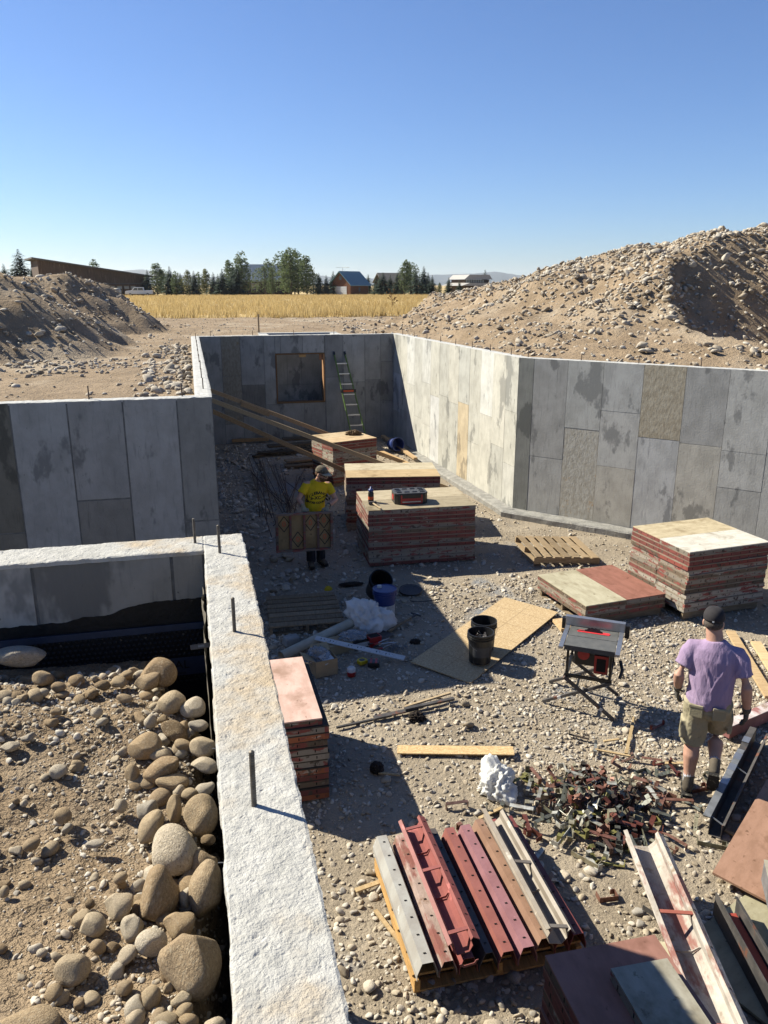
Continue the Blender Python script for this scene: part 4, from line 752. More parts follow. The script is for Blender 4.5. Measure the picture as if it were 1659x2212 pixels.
# ------------------------------------------------------------------ form panels in stacks
ORD = ['top', 'second', 'third', 'fourth', 'fifth', 'sixth', 'seventh', 'eighth', 'ninth', 'tenth', 'eleventh', 'twelfth', 'thirteenth', 'fourteenth', 'fifteenth', 'sixteenth']
PM = {}
PT, FT = .064, .0125          # panel thickness, sheet thickness
def panel_meshes(L, W):
    k = (round(L, 3), round(W, 3))
    if k not in PM:
        f = MB(); f.box(-L / 2, L / 2, -W / 2, W / 2, PT - FT, PT)
        lr = MB(); lr.box(-L / 2 + .001, L / 2 - .001, -.019, .019, 0, PT - FT - .0008)
        for i in range(int(L / .152)):
            x = -L / 2 + .076 + i * .152
            lr.box(x - .0045, x + .0045, -.0198, -.0188, .014, .040, 1)
        sr = MB(); sr.box(-.019, .019, -W / 2 + .039, W / 2 - .039, 0, PT - FT - .0008)
        for i in range(int((W - .08) / .152)):
            y = -W / 2 + .11 + i * .152; sr.box(-.0198, -.0188, y - .0045, y + .0045, .014, .040, 1)
        cb = MB(); cb.box(-.018, .018, -W / 2 + .039, W / 2 - .039, .004, PT - FT - .001)
        PM[k] = (f.mesh('face_sheet', 'ply_face'), lr.mesh('rail', ('rail', 'slot')), sr.mesh('rail', ('rail', 'slot')), cb.mesh('crossbar', 'rail'))
    return PM[k]
RED, GREY, DKB, PALE, MAR, ORG = (.26, .07, .052), (.29, .25, .20), (.15, .11, .075), (.38, .335, .275), (.19, .062, .05), (.33, .11, .05)
RP = [MAR, GREY, DKB, GREY, MAR, DKB, PALE, GREY, RED]
def cname(c): return {RED: 'red', GREY: 'grey', DKB: 'dark brown', PALE: 'pale', MAR: 'maroon', ORG: 'orange-red'}.get(c, 'worn')
def form_panel(label, L, W, loc, rz, rc, fc, group=None, tilt=(0, 0), bars=0, flip=False):
    t = thing('form_panel', label, 'form panel', loc, rz, group); f, lr, sr, cb = panel_meshes(L, W)
    if tilt != (0, 0) or flip: t.rotation_euler = (R(tilt[0] + (180 if flip else 0)), R(tilt[1]), R(rz))
    setcol(link('face_sheet', f, t), fc)
    for s in (-1, 1):
        o = setcol(link('rail', lr, t, (0, s * (W / 2 - .0195), 0), 180 if s > 0 else 0), rc); o = setcol(link('rail', sr, t, (s * (L / 2 - .0195), 0, 0), 180 if s > 0 else 0), rc)
    for i in range(bars): setcol(link('crossbar', cb, t, (-L / 2 + L * (i + 1) / (bars + 1), 0, 0)), rc)
    return t
def stack(desc, grp, c, rz, L, W, nper, n, z0, tops, half=('near half', 'far half'), jit=.012, pal=RP):
    for k in range(n):
        j = n - 1 - k; jx, jy, jr = random.uniform(-jit, jit), random.uniform(-jit, jit), random.uniform(-.6, .6); ca, sa = math.cos(R(rz + jr)), math.sin(R(rz + jr))
        if k == n - 1: jx = jy = 0
        for q in range(nper):
            oy = (q - (nper - 1) / 2) * (W + .004); rc = random.choice(pal); x = c[0] + jx - sa * oy + random.uniform(-.006, .006) * ca; y = c[1] + jy + ca * oy
            lay = ORD[j] + ' layer'
            lb = '%s form panel, %s down in %s' % (cname(rc), lay, desc) + (', ' + half[q] if nper > 1 else '')
            form_panel(lb, L, W, (x, y, z0 + k * (PT + .0022)), rz + jr, rc, tops[q] if j == 0 else (.35, .29, .22), grp)
stack('the stack under the toolbox', 'form panels in the toolbox stack', (3.435, 12.1), -2.5, 1.76, .605, 2, 14, .015, [(.42, .35, .235), (.58, .49, .34)])
stack('the stack behind the toolbox stack', 'form panels in the stack behind the toolbox', (3.5, 13.96), -9.5, 1.72, .575, 2, 15, .01, [(.62, .455, .255), (.64, .55, .385)])
stack('the farthest stack', 'form panels in the farthest stack', (3.25, 17.36), 17.5, 1.12, .52, 2, 14, .10, [(.68, .50, .30), (.70, .54, .34)], pal=[RED, PALE, PALE, GREY, RED, PALE, ORG, DKB])
stack('the tall stack behind the saw', 'form panels in the tall right stack', (6.78, 9.16), 5.5, 1.33, .61, 2, 13, .125, [(.80, .76, .67), (.68, .57, .38)])
stack('the low stack behind the saw', 'form panels in the low stack', (5.36, 9.28), 96.5, 1.22, .63, 2, 3, .115, [(.38, .165, .12), (.58, .53, .38)], ('red-topped half', 'yellow-topped half'), pal=[GREY, PALE, GREY, DKB])
# the stack beside the near wall, its top panel shifted to the left
for k in range(11):
    j = 11 - k + 1; rc = random.choice([GREY, DKB, ORG, DKB, GREY, MAR, ORG])
    form_panel('%s form panel, %s layer down in the stack beside the near wall' % (cname(rc), ORD[j - 1] if j > 1 else 'second'), 1.19, .64, (.60 + random.uniform(-.008, .008), 6.455 + random.uniform(-.01, .01), .01 + k * (PT + .0025)), 90 + random.uniform(-.6, .6), rc, (.06, .05, .04), 'form panels in the stack beside the near wall')  # near-black face sheets paint the dark inside of open frames
form_panel('pink-faced form panel on top of the stack beside the near wall', 1.18, .62, (.56, 6.46, .01 + 11 * (PT + .0025)), 90.5, DKB, (.80, .545, .46), 'form panels in the stack beside the near wall')
# the tall stack at the bottom of the picture
for k in range(16):
    form_panel('%s form panel, %s layer down in the stack cut by the bottom edge' % (cname(MAR if k % 3 else DKB), ORD[15 - k]) if k < 15 else 'maroon-faced form panel on top of the stack cut by the bottom edge', 1.22, .61, (1.825 + random.uniform(-.008, .008), 2.27 + random.uniform(-.01, .01), .01 + k * .0688), 89, MAR if k % 3 else DKB, (.40, .20, .155), 'form panels in the stack cut by the bottom edge')
form_panel('small dark olive form panel lying skewed on the maroon stack', 1.0, .30, (1.905, 2.17, 1.113), 88, GREY, (.44, .41, .33))
form_panel('olive-faced form panel lying half under the whitened trough', 1.5, .45, (2.62, 2.86, .14), 72, MAR, (.66, .60, .42)); form_panel('brown form panel lying between the maroon stack and the trough', 1.5, .30, (2.36, 2.72, .22), 71, MAR, (.50, .36, .28))
for i, y in enumerate((2.45, 3.2)):
    mb = MB(); mb.box(-.4, .4, -.045, .045, 0, .12); o = mb.build('timber_bearer', 'old_lumber', None, (2.52, y, .01), -15); setcol(o, (.8, .8, .8)); tag(o, ('near', 'far')[i] + ' timber bearer under the olive-faced panel by the trough', 'timber', None, 'thing')
# ------------------------------------------------------------------ pallets
def pallet(label, loc, rz, L, W, n, col=(1, 1, 1), group='wooden pallets', e=None, gap=.3):
    t = thing('pallet', label, 'pallet', loc, rz, group, e)                          # L = along the stringers, W = along the deck boards
    for y in (-W / 2 + .02, 0, W / 2 - .02): mb = MB(); mb.box(-L / 2, L / 2, y - .019, y + .019, .017, .105); setcol(mb.build('stringer', 'old_lumber', t), col)
    p = L / n
    for i in range(n):
        x = -L / 2 + p * (i + .5); w2 = p * (1 - gap) / 2 * random.uniform(.9, 1.06); mb = MB(); mb.box(x - w2, x + w2, -W / 2 + random.uniform(-.01, .01), W / 2 + random.uniform(-.01, .01), .106, .123); setcol(mb.build('deck_board', 'old_lumber', t), tuple(np.array(col) * random.uniform(.8, 1.2)))
    for x in (-L / 2 + .05, 0, L / 2 - .05): mb = MB(); mb.box(x - .045, x + .045, -W / 2, W / 2, 0, .016); setcol(mb.build('bottom_board', 'old_lumber', t), col)
    return t
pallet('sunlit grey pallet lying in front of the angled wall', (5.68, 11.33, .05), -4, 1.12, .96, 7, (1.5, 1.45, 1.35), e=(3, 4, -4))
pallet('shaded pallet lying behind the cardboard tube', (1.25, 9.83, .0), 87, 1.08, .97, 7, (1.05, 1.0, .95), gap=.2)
pallet('pallet under the low form panel stack', (5.36, 9.28, -.01), 6, 1.2, 1.15, 7)
pallet('pallet under the tall right form panel stack', (6.78, 9.16, .0), 5, 1.25, 1.15, 7)
pallet('pallet under the farthest form panel stack', (3.25, 17.36, -.03), 17, 1.1, 1.0, 7)
pallet('new yellow pallet carrying the red steel channels', (1.69, 4.35, .005), 90, 1.14, 1.16, 6, (2.1, 1.65, .95))
# ------------------------------------------------------------------ steel channels
def sheet_profile(prof, th=.004):
    P = np.array(prof, float); n = len(P); N = []
    for i in range(n):
        d = P[min(i + 1, n - 1)] - P[max(i - 1, 0)]; d /= np.linalg.norm(d); N.append((-d[1], d[0]))
    Q = P + np.array(N) * th; return [tuple(p) for p in P] + [tuple(q) for q in Q[::-1]]
def channel_mesh(prof, L, th=.004, slots=(), nstep=7):
    mb = MB(); poly = np.array(sheet_profile(prof, th)); n = len(poly); V = []
    for k in (0, 1): V += [(p[0], (k - .5) * L, p[1]) for p in poly]
    h = n // 2; F = [(j, (j + 1) % n, n + (j + 1) % n, n + j) for j in range(n)]
    for b in (0, n): F += [(b + j, b + j + 1, b + n - 2 - j, b + n - 1 - j) if b else (b + n - 1 - j, b + n - 2 - j, b + j + 1, b + j) for j in range(h - 1)]
    mb.add(V, F)
    for (x, z, nx, nz) in slots:
        for i in range(nstep):
            y = -L / 2 + L * (i + .5) / nstep; mb.box(-.009, .009, -.0035, .0035, -.001, .0012, 1, (np.array(Matrix(((nz, 0, nx), (0, 1, 0), (-nx, 0, nz)))), (x, y, z)))
    return mb
def tunnel(label, c, rz, L, wt, wb, h, col, mname='steel_paint', group='steel corner channels on the pallet'):
    t = thing('steel_channel', label, 'steel channel', c, rz, group)
    pr = [(wb / 2, 0), (wb / 2, h * .35), (wt / 2, h), (-wt / 2, h), (-wb / 2, h * .35), (-wb / 2, 0)]
    setcol(channel_mesh(pr, L, .004, [(0, h + .004, 0, 1)], 8).build('shell', (mname, 'slot'), t), col)
    for y in (-.02, .35 * L):
        mb = MB(); mb.prism([(wb / 2 - .006, .003), (wb / 2 - .006, h * .34), (wt / 2 - .006, h - .006), (-wt / 2 + .006, h - .006), (-wb / 2 + .006, h * .34), (-wb / 2 + .006, .003)], y, y + .004, 'y'); setcol(mb.build('end_plate', 'steel_paint', t), tuple(np.array(col) * .7))
    return t
def trough(label, c, e, L, wd, h, col, mname, ties, group=None, tcol=None, slot=True):
    t = thing('steel_channel', label, 'steel channel', c, 0, group, e); k = wd * .30
    pr = [(-wd / 2 - .012, h - .012), (-wd / 2 + .012, h), (-wd / 2 + .022, h * .86), (-wd / 2 + .012, h * .42), (-k / 1.2, 0), (k / 1.2, 0), (wd / 2 - .012, h * .42), (wd / 2 - .022, h * .86), (wd / 2 - .012, h), (wd / 2 + .03, h - .03)]
    setcol(channel_mesh(pr, L, .005, [(wd / 2 + .012, h - .010, .57, .82), (-wd / 2 + .002, h - .004, -.4, .9)] if slot else [], 9).build('shell', (mname, 'slot'), t), col)
    for y in ties:
        mb = MB(); mb.box(-wd / 2, wd / 2, y - .014, y + .014, h - .010, h - .002); setcol(mb.build('cross_tie', 'steel_paint', t), tcol or col)
        mb = MB(); mb.prism([(-wd / 2 + .02, h * .44), (-k / 1.3, .012), (k / 1.3, .012), (wd / 2 - .02, h * .44), (wd / 2 - .035, h * .44), (k / 1.5, .028), (-k / 1.5, .028), (-wd / 2 + .035, h * .44)], y - .20, y - .196, 'y'); setcol(mb.build('diaphragm', mname, t), col)
    return t
ZP = .130
SR = (.33, .098, .085)
for i, (x, wt, wb, h, col, m_, lb) in enumerate(((1.185, .075, .14, .13, (.46, .45, .42), 'steel_paint', 'grey cement-stained channel at the left end of the pallet row'), (1.325, .06, .12, .12, (.55, .42, .38), 'steel_cement', 'whitened channel second from the left on the pallet'), (1.455, .07, .125, .12, SR, 'steel_paint', 'red channel directly under the open red trough on the pallet'), (1.585, .05, .125, .14, (.10, .085, .08), 'steel_paint', 'black channel right of the open red trough on the pallet'), (1.715, .07, .13, .135, (.33, .115, .095), 'steel_paint', 'red channel in the middle of the pallet row'), (1.85, .075, .13, .135, (.36, .17, .19), 'steel_paint', 'pinkish red channel right of the middle on the pallet'), (1.985, .06, .13, .13, (.34, .20, .135), 'steel_paint', 'rusty tan channel third from the right on the pallet'), (2.10, .05, .10, .12, (.29, .08, .07), 'steel_paint', 'narrow red channel beside the grey trough on the pallet'), (2.215, .07, .12, .13, (.20, .05, .045), 'steel_paint', 'dark maroon channel at the right end of the pallet row'))):
    tunnel(lb, (x, 4.35 + random.uniform(-.03, .03), ZP), random.uniform(-.6, .6), 1.22, wt, wb, h, col, m_)
trough('open clean red steel trough with cross ties lying on the pallet row', (1.42, 4.36, ZP + .150), (0, -6, .3), 1.22, .165, .105, SR, 'steel_paint', (-.52, .05, .5), 'steel corner channels on the pallet')
trough('grey and rust open steel trough on top at the right of the pallet', (2.03, 4.29, ZP + .155), (0, 14, -1), 1.22, .17, .115, (.38, .33, .27), 'steel_paint', (-.58, .02), 'steel corner channels on the pallet', (.25, .22, .19))
# big whitened trough, black channel, red beam and the pieces in the lower right corner
dx, dy = 2.93 - 2.36, 4.27 - 1.95
trough('long cement-whitened red trough lying across the clip pile', (2.66, 3.06, .30), (1.2, 3, -math.degrees(math.atan2(.41, 1.52))), 2.62, .25, .14, (.60, .55, .50), 'steel_cement', (.55, -.25, -1.0), None, (.50, .16, .11))
ang = math.degrees(math.atan2(5.71 - 4.64, 5.18 - 3.91)) - 90
t = thing('steel_channel', 'black channel with taped grey lip beside the walking man', 'steel channel', (4.535, 5.17, .01), ang)
mb = channel_mesh([(-.10, .15), (-.045, .155), (-.045, 0), (.055, 0), (.055, .125), (.075, .135)], 1.68, .005); mb.build('shell', 'dark_steel', t)
mb = MB(); mb.box(-.102, -.043, -.84, .35, .161, .163); mb.build('galvanised_lip', 'galv', t)
for y in (-.3, -.05, .16, .5): mb = MB(); mb.box(-.104, -.041, y, y + .11, .1635, .165); mb.build('tape_band', 'alu', t)
for y in (.05, -.8): mb = MB(); mb.beam((-.045, y, .15), (.06, y - .02, .12), .012, .006); mb.build('brace_rod', 'galv', t)
t = thing('steel_beam', 'low maroon painted beam lying behind the walking man', 'beam', (5.35, 6.02, .02), 17); mb = MB(); mb.box(-.45, .75, -.05, .05, .0, .13); setcol(mb.build('body', 'steel_paint', t), (.36, .15, .14)); mb = MB(); mb.box(-.45, .75, -.055, .055, .1305, .137); setcol(mb.build('top_flange', 'steel_cement', t), (.8, .7, .7))
t = thing('plywood_sheet', 'reddish brown plywood sheet lying at the right edge', 'plywood sheet', (3.54, 4.17, .10), 36.3, None, (5, -2, 36.3)); mb = MB(); mb.box(0, 1.95, -1.2, 0, 0, .018); setcol(mb.build('sheet', 'ply_face', t), (.48, .275, .185))
t = thing('plywood_sheet', 'olive plywood sheet lying under the brown sheet at the right edge', 'plywood sheet', (3.62, 3.30, .02), 20); mb = MB(); mb.box(-.55, .8, -.95, .62, 0, .018); setcol(mb.build('sheet', 'ply_face', t), (.44, .40, .27))
t = thing('steel_channel', 'dark channel with red painted inside lying on olive plywood', 'steel channel', (3.28, 3.25, .045), -13); setcol(channel_mesh([(-.08, .19), (-.08, 0), (.08, 0), (.08, .15), (.06, .155)], 1.25, .006).build('shell', 'dark_steel', t), (1, 1, 1)); mb = MB(); mb.box(-.072, .072, -.6, .6, .007, .03); setcol(mb.build('red_inside', 'steel_paint', t), (.42, .07, .05))
t = thing('steel_box', 'blue-grey galvanised box end standing on the plywood at the right edge', 'steel box', (3.72, 3.72, .17), -30); mb = MB(); mb.box(-.06, .06, -.6, .25, 0, .17); mb.build('body', 'galv', t, bevel=.004); mb = MB(); mb.box(-.062, .062, -.602, .252, .1705, .176); setcol(mb.build('lid', 'steel_paint', t), (.5, .46, .36))
t = thing('steel_strip', 'thin rusty steel angle sticking out from under the whitened trough', 'steel strip', (2.92, 3.83, .12), 28); mb = MB(); mb.box(-.02, .02, -.22, .16, 0, .004); mb.box(-.02, -.016, -.22, .16, .0042, .04); mb.build('angle', 'dark_steel', t)
# ------------------------------------------------------------------ pile of U clips
def clip_mesh(a, b, w_, th=.0035):
    mb = MB(); mb.box(-a / 2, a / 2, -w_ / 2, w_ / 2, 0, th); mb.box(-a / 2, -a / 2 + th, -w_ / 2, w_ / 2, th, b); mb.box(a / 2 - th, a / 2, -w_ / 2, w_ / 2, th, b); mb.box(-a / 2 + th, -a / 2 + .028, -w_ / 2, w_ / 2, b - th, b)
    mb.lathe([(.001, 0), (.006, 0)], 6, 1, (np.eye(3), (0, 0, th + .0006))); return mb.mesh('bracket', ('clip', 'slot'))
CM = [clip_mesh(.15, .055, .034), clip_mesh(.17, .05, .03), clip_mesh(.12, .06, .036), clip_mesh(.20, .045, .03)]
CC = [(.56, .55, .48), (.74, .74, .68), (.50, .47, .34), (.36, .19, .14), (.30, .15, .11), (.17, .10, .08), (.23, .08, .06), (.26, .26, .19), (.10, .085, .07), (.50, .50, .45), (.35, .33, .12), (.16, .17, .15), (.28, .13, .10), (.20, .22, .20)]
pc = np.array((3.13, 5.18)); nclip = 0; CL = []
for i in range(270):
    a, r = random.uniform(0, 6.283), abs(random.gauss(0, .43)); r = min(r, 1.1); x = pc[0] + math.cos(a) * r * 1.10; y = pc[1] + math.sin(a) * r * .95
    hp = .20 * math.exp(-(r / .42) ** 2) * random.uniform(.15, 1.0) + float(fz(x, y)) + .012
    if .30 * math.sin(3 * a + 1) + .95 < r: hp = float(fz(x, y)) + .012
    e = (random.gauss(0, 38), random.gauss(0, 38), random.uniform(0, 360)) if hp > .05 else random.choice(((0, 0, random.uniform(0, 360)), (90, 0, random.uniform(0, 360)), (180, 0, random.uniform(0, 360)), (0, 25, random.uniform(0, 360))))
    if e[0] == 180: hp += .05
    if e[0] == 90: hp += .016
    o = link('steel_bracket', CM[i % 4], None, (x, y, hp), 0, e); o.scale = (random.uniform(1.0, 1.4),) * 3; setcol(o, random.choice(CC))
    cn_ = 'rusty red' if o.color[0] > 1.5 * o.color[1] else 'pale grey' if o.color[1] > .4 else 'olive' if o.color[2] < .75 * o.color[1] else 'dark grey'
    tag(o, '%s U-shaped steel bracket in the heap beside the white rag' % cn_ if r < .75 else 'stray %s U-shaped steel bracket on the gravel around the bracket heap' % cn_, 'bracket', 'heaped U brackets' if r < .75 else 'stray U brackets', 'thing')
for (x, y, rz, c) in ((4.36, 6.2, 20, RED), (4.10, 5.50, 80, MAR), (4.05, 5.62, 5, MAR), (3.55, 5.98, 60, (.5, .52, .5)), (3.95, 5.02, 110, (.35, .37, .33)), (3.50, 6.22, 140, (.1, .08, .07))):
    o = link('steel_bracket', CM[3], None, (x, y, .02), rz); setcol(o, c); tag(o, 'stray U-shaped steel bracket on the gravel around the bracket heap', 'bracket', 'stray U brackets', 'thing')
# ------------------------------------------------------------------ OSB, boards and loose wood
def plank(name, label, cat, a, b, wd, th, mname='lumber', col=(1, 1, 1), group=None, roll=0):
    a = np.array(a, float); b = np.array(b, float); d = b - a; L = float(np.linalg.norm(d)); t = thing(name, label, cat, tuple((a + b) / 2), 0, group)
    t.rotation_euler = (R(roll), -math.asin(d[2] / L), math.atan2(d[1], d[0])); mb = MB(); mb.box(-L / 2, L / 2, -wd / 2, wd / 2, 0, th); setcol(mb.build('board', mname, t), col); return t
t = thing('osb_sheet', 'oriented strand board sheet lying on the gravel under the black buckets', 'board', (3.49, 8.61, .035), 40.3, None, (1.5, -.8, 40.3)); mb = MB(); mb.box(-1.22, 1.16, -.40, .42, 0, .012); setcol(mb.build('sheet', 'osb', t), (1, 1, 1))
for i, xx in enumerate((-.82, -.41, 0, .41, .82)): mb = MB(); mb.box(xx - .0015, xx + .0015, -.39, .41, .0121, .0126); mb.build('printed_line', 'leather', t)
mb = MB(); mb.box(-1.2, 1.14, .008, .011, .0121, .0126); mb.build('printed_line', 'leather', t)
plank('osb_strip', 'long narrow strand board strip lying beside the white rag', 'board', (1.68, 6.42, .02), (2.76, 6.12, .03), .14, .012, 'osb', (1.15, 1.1, 1))
plank('lumber_board', 'long bowed yellow board at the right edge, left of its twin', 'board', (6.53, 7.97, .03), (5.86, 6.40, .03), .11, .03, 'lumber', (1.35, 1.25, 1.1)); plank('lumber_board', 'short pale board at the right edge beside the bowed one', 'board', (6.63, 7.62, .03), (6.25, 6.75, .03), .12, .03, 'lumber', (1.55, 1.5, 1.35))
t = thing('wood_chunk', 'torn scrap of strand board beside the large sheet corner', 'wood scrap', (4.58, 8.68, .02), 10); mb = MB(); mb.prism([(-.18, -.12), (.02, -.16), (.2, .06), (.14, .15), (-.1, .18)], 0, .04, 'z'); setcol(mb.build('board', 'osb', t), (1.1, 1.05, 1))
for i, (a, b, w_, lb) in enumerate((((4.23, 6.42), (3.80, 5.84), .03, 'thin pale lath pointing at the bracket heap'), ((3.55, 5.98), (3.82, 5.79), .025, 'split lath beside the bracket heap'), ((3.70, 6.09), (3.86, 6.08), .022, 'short splinter left of the thin lath'), ((4.07, 5.62), (4.30, 5.56), .035, 'short grey stick behind the walking man'), ((.92, 4.72), (1.12, 4.76), .04, 'small board offcut beside the near wall'), ((1.66, 5.02), (1.80, 5.05), .05, 'little wood block by the dark shadow edge'), ((1.42, 6.10), (1.60, 6.02), .02, 'wood sliver on the gravel near the wall'), ((1.02, 4.5), (1.13, 4.15), .03, 'broken lath lying along the channel pallet'), ((2.10, 5.28), (2.34, 5.36), .03, 'small scrap of wood left of the white rag'), ((4.02, 4.66), (4.14, 4.45), .03, 'thin lath right of the bracket heap'))):
    plank('wood_scrap', lb, 'wood scrap', a + (.015,), b + (.02,), w_, .012, 'lumber', (1.2, 1.15, 1.0))
t = thing('rusty_bar', 'rusty notched steel bar lying across the sunlit gravel', 'steel bar', (1.83, 7.05, .015), 9); mb = MB(); mb.box(-.66, -.05, -.012, .012, 0, .02); mb.box(-.25, .25, -.03, .03, .021, .035); mb.box(.1, .68, -.022, .022, .036, .06); mb.build('bar', 'dark_steel', t)
plank('lumber_stick', 'pale stick lying along the rusty bar', 'stick', (1.95, 7.12, .05), (2.50, 7.27, .06), .03, .02)
# ------------------------------------------------------------------ crumpled things
from mathutils import noise as mnoise
def crumple(label, name, cat, loc, size, mname, seed, amp=.45, flat=.3, spikes=()):
    v, f = icos(5); sh = Vector((seed * 3.1, seed * 1.7, seed)); out = []
    for p in v:
        q = Vector(p); n1 = 1 - abs(mnoise.noise(q * 1.9 + sh)) * 2; n2 = 1 - abs(mnoise.noise(q * 4.3 + sh)) * 2.4; n3 = 1 - abs(mnoise.noise(q * 9 + sh)) * 2.4; r = 1 + amp * (n1 * .55 + n2 * .34 + n3 * .14) - amp * .5
        for (dx_, dy_, dz_, s_) in spikes: r += s_ * max(0, q.dot(Vector((dx_, dy_, dz_)).normalized())) ** 10
        p2 = q * r; p2.z = max(p2.z, -flat); out.append((p2.x * size[0], p2.y * size[1], (p2.z + flat) * size[2]))
    t = thing(name, label, cat, loc); mb = MB(); mb.add(out, f.tolist()); mb.build('sheet', mname, t, smooth=True); return t
crumple('crumpled white plastic sack against the blue bucket', 'plastic_sack', 'sack', (2.02, 9.22, .0), (.24, .17, .27), 'white_plastic', 3, .55, .35, ((-.8, .2, .8, .55), (.9, -.4, .1, .45), (.3, -1, -.1, .4)))
crumple('crumpled white woven rag beside the bracket heap', 'woven_rag', 'rag', (2.40, 5.62, .0), (.15, .14, .16), 'white_plastic', 8, .6, .3, ((-.2, .9, .9, .8), (.2, -1, -.1, .6), (.9, .5, .4, .4)))
crumple('dark brown rag dropped on sunlit gravel by the rusty bar', 'dark_rag', 'rag', (2.02, 6.93, .0), (.085, .06, .06), 'rag', 12, .8, .3)
crumple('black lump lying in the shadow near the wall stack', 'dark_rag', 'rag', (1.42, 6.17, .0), (.06, .07, .06), 'rag', 15, .4, .4)
crumple('small black rag lying right of the scattered tools', 'dark_rag', 'rag', (2.51, 8.71, .0), (.07, .05, .03), 'rag', 17, .5, .3)
crumple('flat dark rag behind the shaded pallet', 'dark_rag', 'rag', (2.10, 10.83, .0), (.17, .06, .035), 'rag', 19, .5, .3)
crumple('brown work gloves thrown on the farthest stack', 'work_gloves', 'gloves', (3.50, 17.5, 1.03), (.16, .10, .07), 'leather', 21, .8, .3)
crumple('bright yellow plastic scrap at the shaded pallet far edge', 'plastic_scrap', 'scrap', (1.69, 10.44, .11), (.05, .03, .05), 'yellow_plastic', 23, .6, .2)
# ------------------------------------------------------------------ buckets
def bucket(label, loc, body, label_band=None, e=None, r=.15, h=.37, rz=0, fill=None, lid=None):
    t = thing('bucket', label, 'bucket', loc, rz, None, e); mb = MB()
    mb.lathe([(.001, 0), (r * .86, 0), (r * .97, h * .80), (r * 1.07, h * .80), (r * 1.07, h * .83), (r * .985, h * .83), (r * .99, h * .88), (r * 1.07, h * .88), (r * 1.07, h * .905), (r, h * .905), (r * 1.01, h * .97), (r * 1.05, h * .97), (r * 1.05, h), (r * .97, h), (r * .83, .012), (.001, .012)], 28); mb.build('body', body, t, smooth=False)
    if label_band:
        z0, z1, a0, a1, m_ = label_band; mb = MB(); n = 20; a = np.linspace(R(a0), R(a1), n); rr = lambda z: r * (.86 + .11 * z / (h * .8)) + .0015; A = np.stack([np.stack([np.cos(a) * rr(z), np.sin(a) * rr(z), np.full(n, z)], 1) for z in (z0, z1)]); mb.grid(A[:, :, 0], A[:, :, 1], A[:, :, 2]); mb.build('paper_label', m_, t, smooth=True)
    pts = [(math.cos(a) * (r * 1.09), -abs(math.sin(a)) * .02 - .01 + math.sin(a) * -.10, h * .82 - math.sin(a) * h * .38) for a in np.linspace(0, math.pi, 14)]; mb = MB(); mb.tube(pts, .0025, 5); mb.build('handle', 'galv', t)
    if fill:
        mb = MB()
        for i in range(26): a = random.uniform(0, 6.28); rr = random.uniform(0, r * .75); mb.beam((math.cos(a) * rr, math.sin(a) * rr, h * .70), (math.cos(a + 1) * rr * .8, math.sin(a + 1.5) * rr, h * .86 + random.uniform(-.05, .03)), .02, .006)
        mb.lathe([(.001, h * .72), (r * .9, h * .72)], 16); tag(mb.build('metal_scraps', fill, t), kind='stuff')
    if lid:
        mb = MB(); mb.lathe([(r * 1.06, h * .955), (r * 1.075, h * 1.0), (r * .98, h * 1.008), (r * .93, h * .985), (.001, h * .985)], 28); l = mb.build('lid', lid, t, smooth=False); mb = MB(); mb.lathe([(.001, h * 1.075), (.03, h * 1.07), (.033, h * .986)], 14, 0, (np.eye(3), (-.06, .06, 0))); mb.build('spout_cap', 'label_white', l)
    return t
bucket('black bucket full of steel scraps, nearer one on the strand board sheet', (3.09, 7.95, .058), 'black_plastic', (.09, .22, -150, -60, 'grey_plastic'), fill='dark_steel')
bucket('empty black bucket, farther one on the strand board sheet', (3.24, 8.24, .062), 'black_plastic')
bucket('blue bucket with closed lid and white lower label in shade', (2.34, 9.66, .0), 'blue_plastic', (.01, .17, -180, 0, 'label_white'), lid='blue_plastic', r=.155, h=.38)
bucket('open black bucket tipped toward the camera behind the blue bucket', (2.34, 10.26, .10), 'black_plastic', (.05, .25, -20, 60, 'label_white'), e=(42, 0, 10), r=.16, h=.36)
bucket('blue bucket lying on its side by the far right corner', (4.98, 19.75, .30), 'blue_plastic', None, e=(80, 0, 12), r=.17, h=.38)
t = thing('plastic_disc', 'flat black bucket lid lying at the shadow edge', 'lid', (2.90, 10.35, .02), 0, None, (6, 0, 0)); mb = MB(); mb.lathe([(.001, .012), (.13, .012), (.135, .02), (.165, .02), (.17, .0), (.16, 0)], 28); mb.build('disc', 'grey_plastic', t); mb = MB(); mb.lathe([(.168, 0), (.176, .004), (.172, .024), (.165, .02)], 28); mb.build('rim', 'black_plastic', t)
t = thing('hose_loop', 'thin black hose loop lying behind the bucket lid', 'hose', (3.02, 10.02, .012)); mb = MB(); mb.tube([(math.cos(a) * .22, math.sin(a) * .10, .005 + .004 * math.sin(3 * a)) for a in np.linspace(2.4, 6.6, 30)], .006, 6); mb.build('hose', 'black_plastic', t, smooth=True)
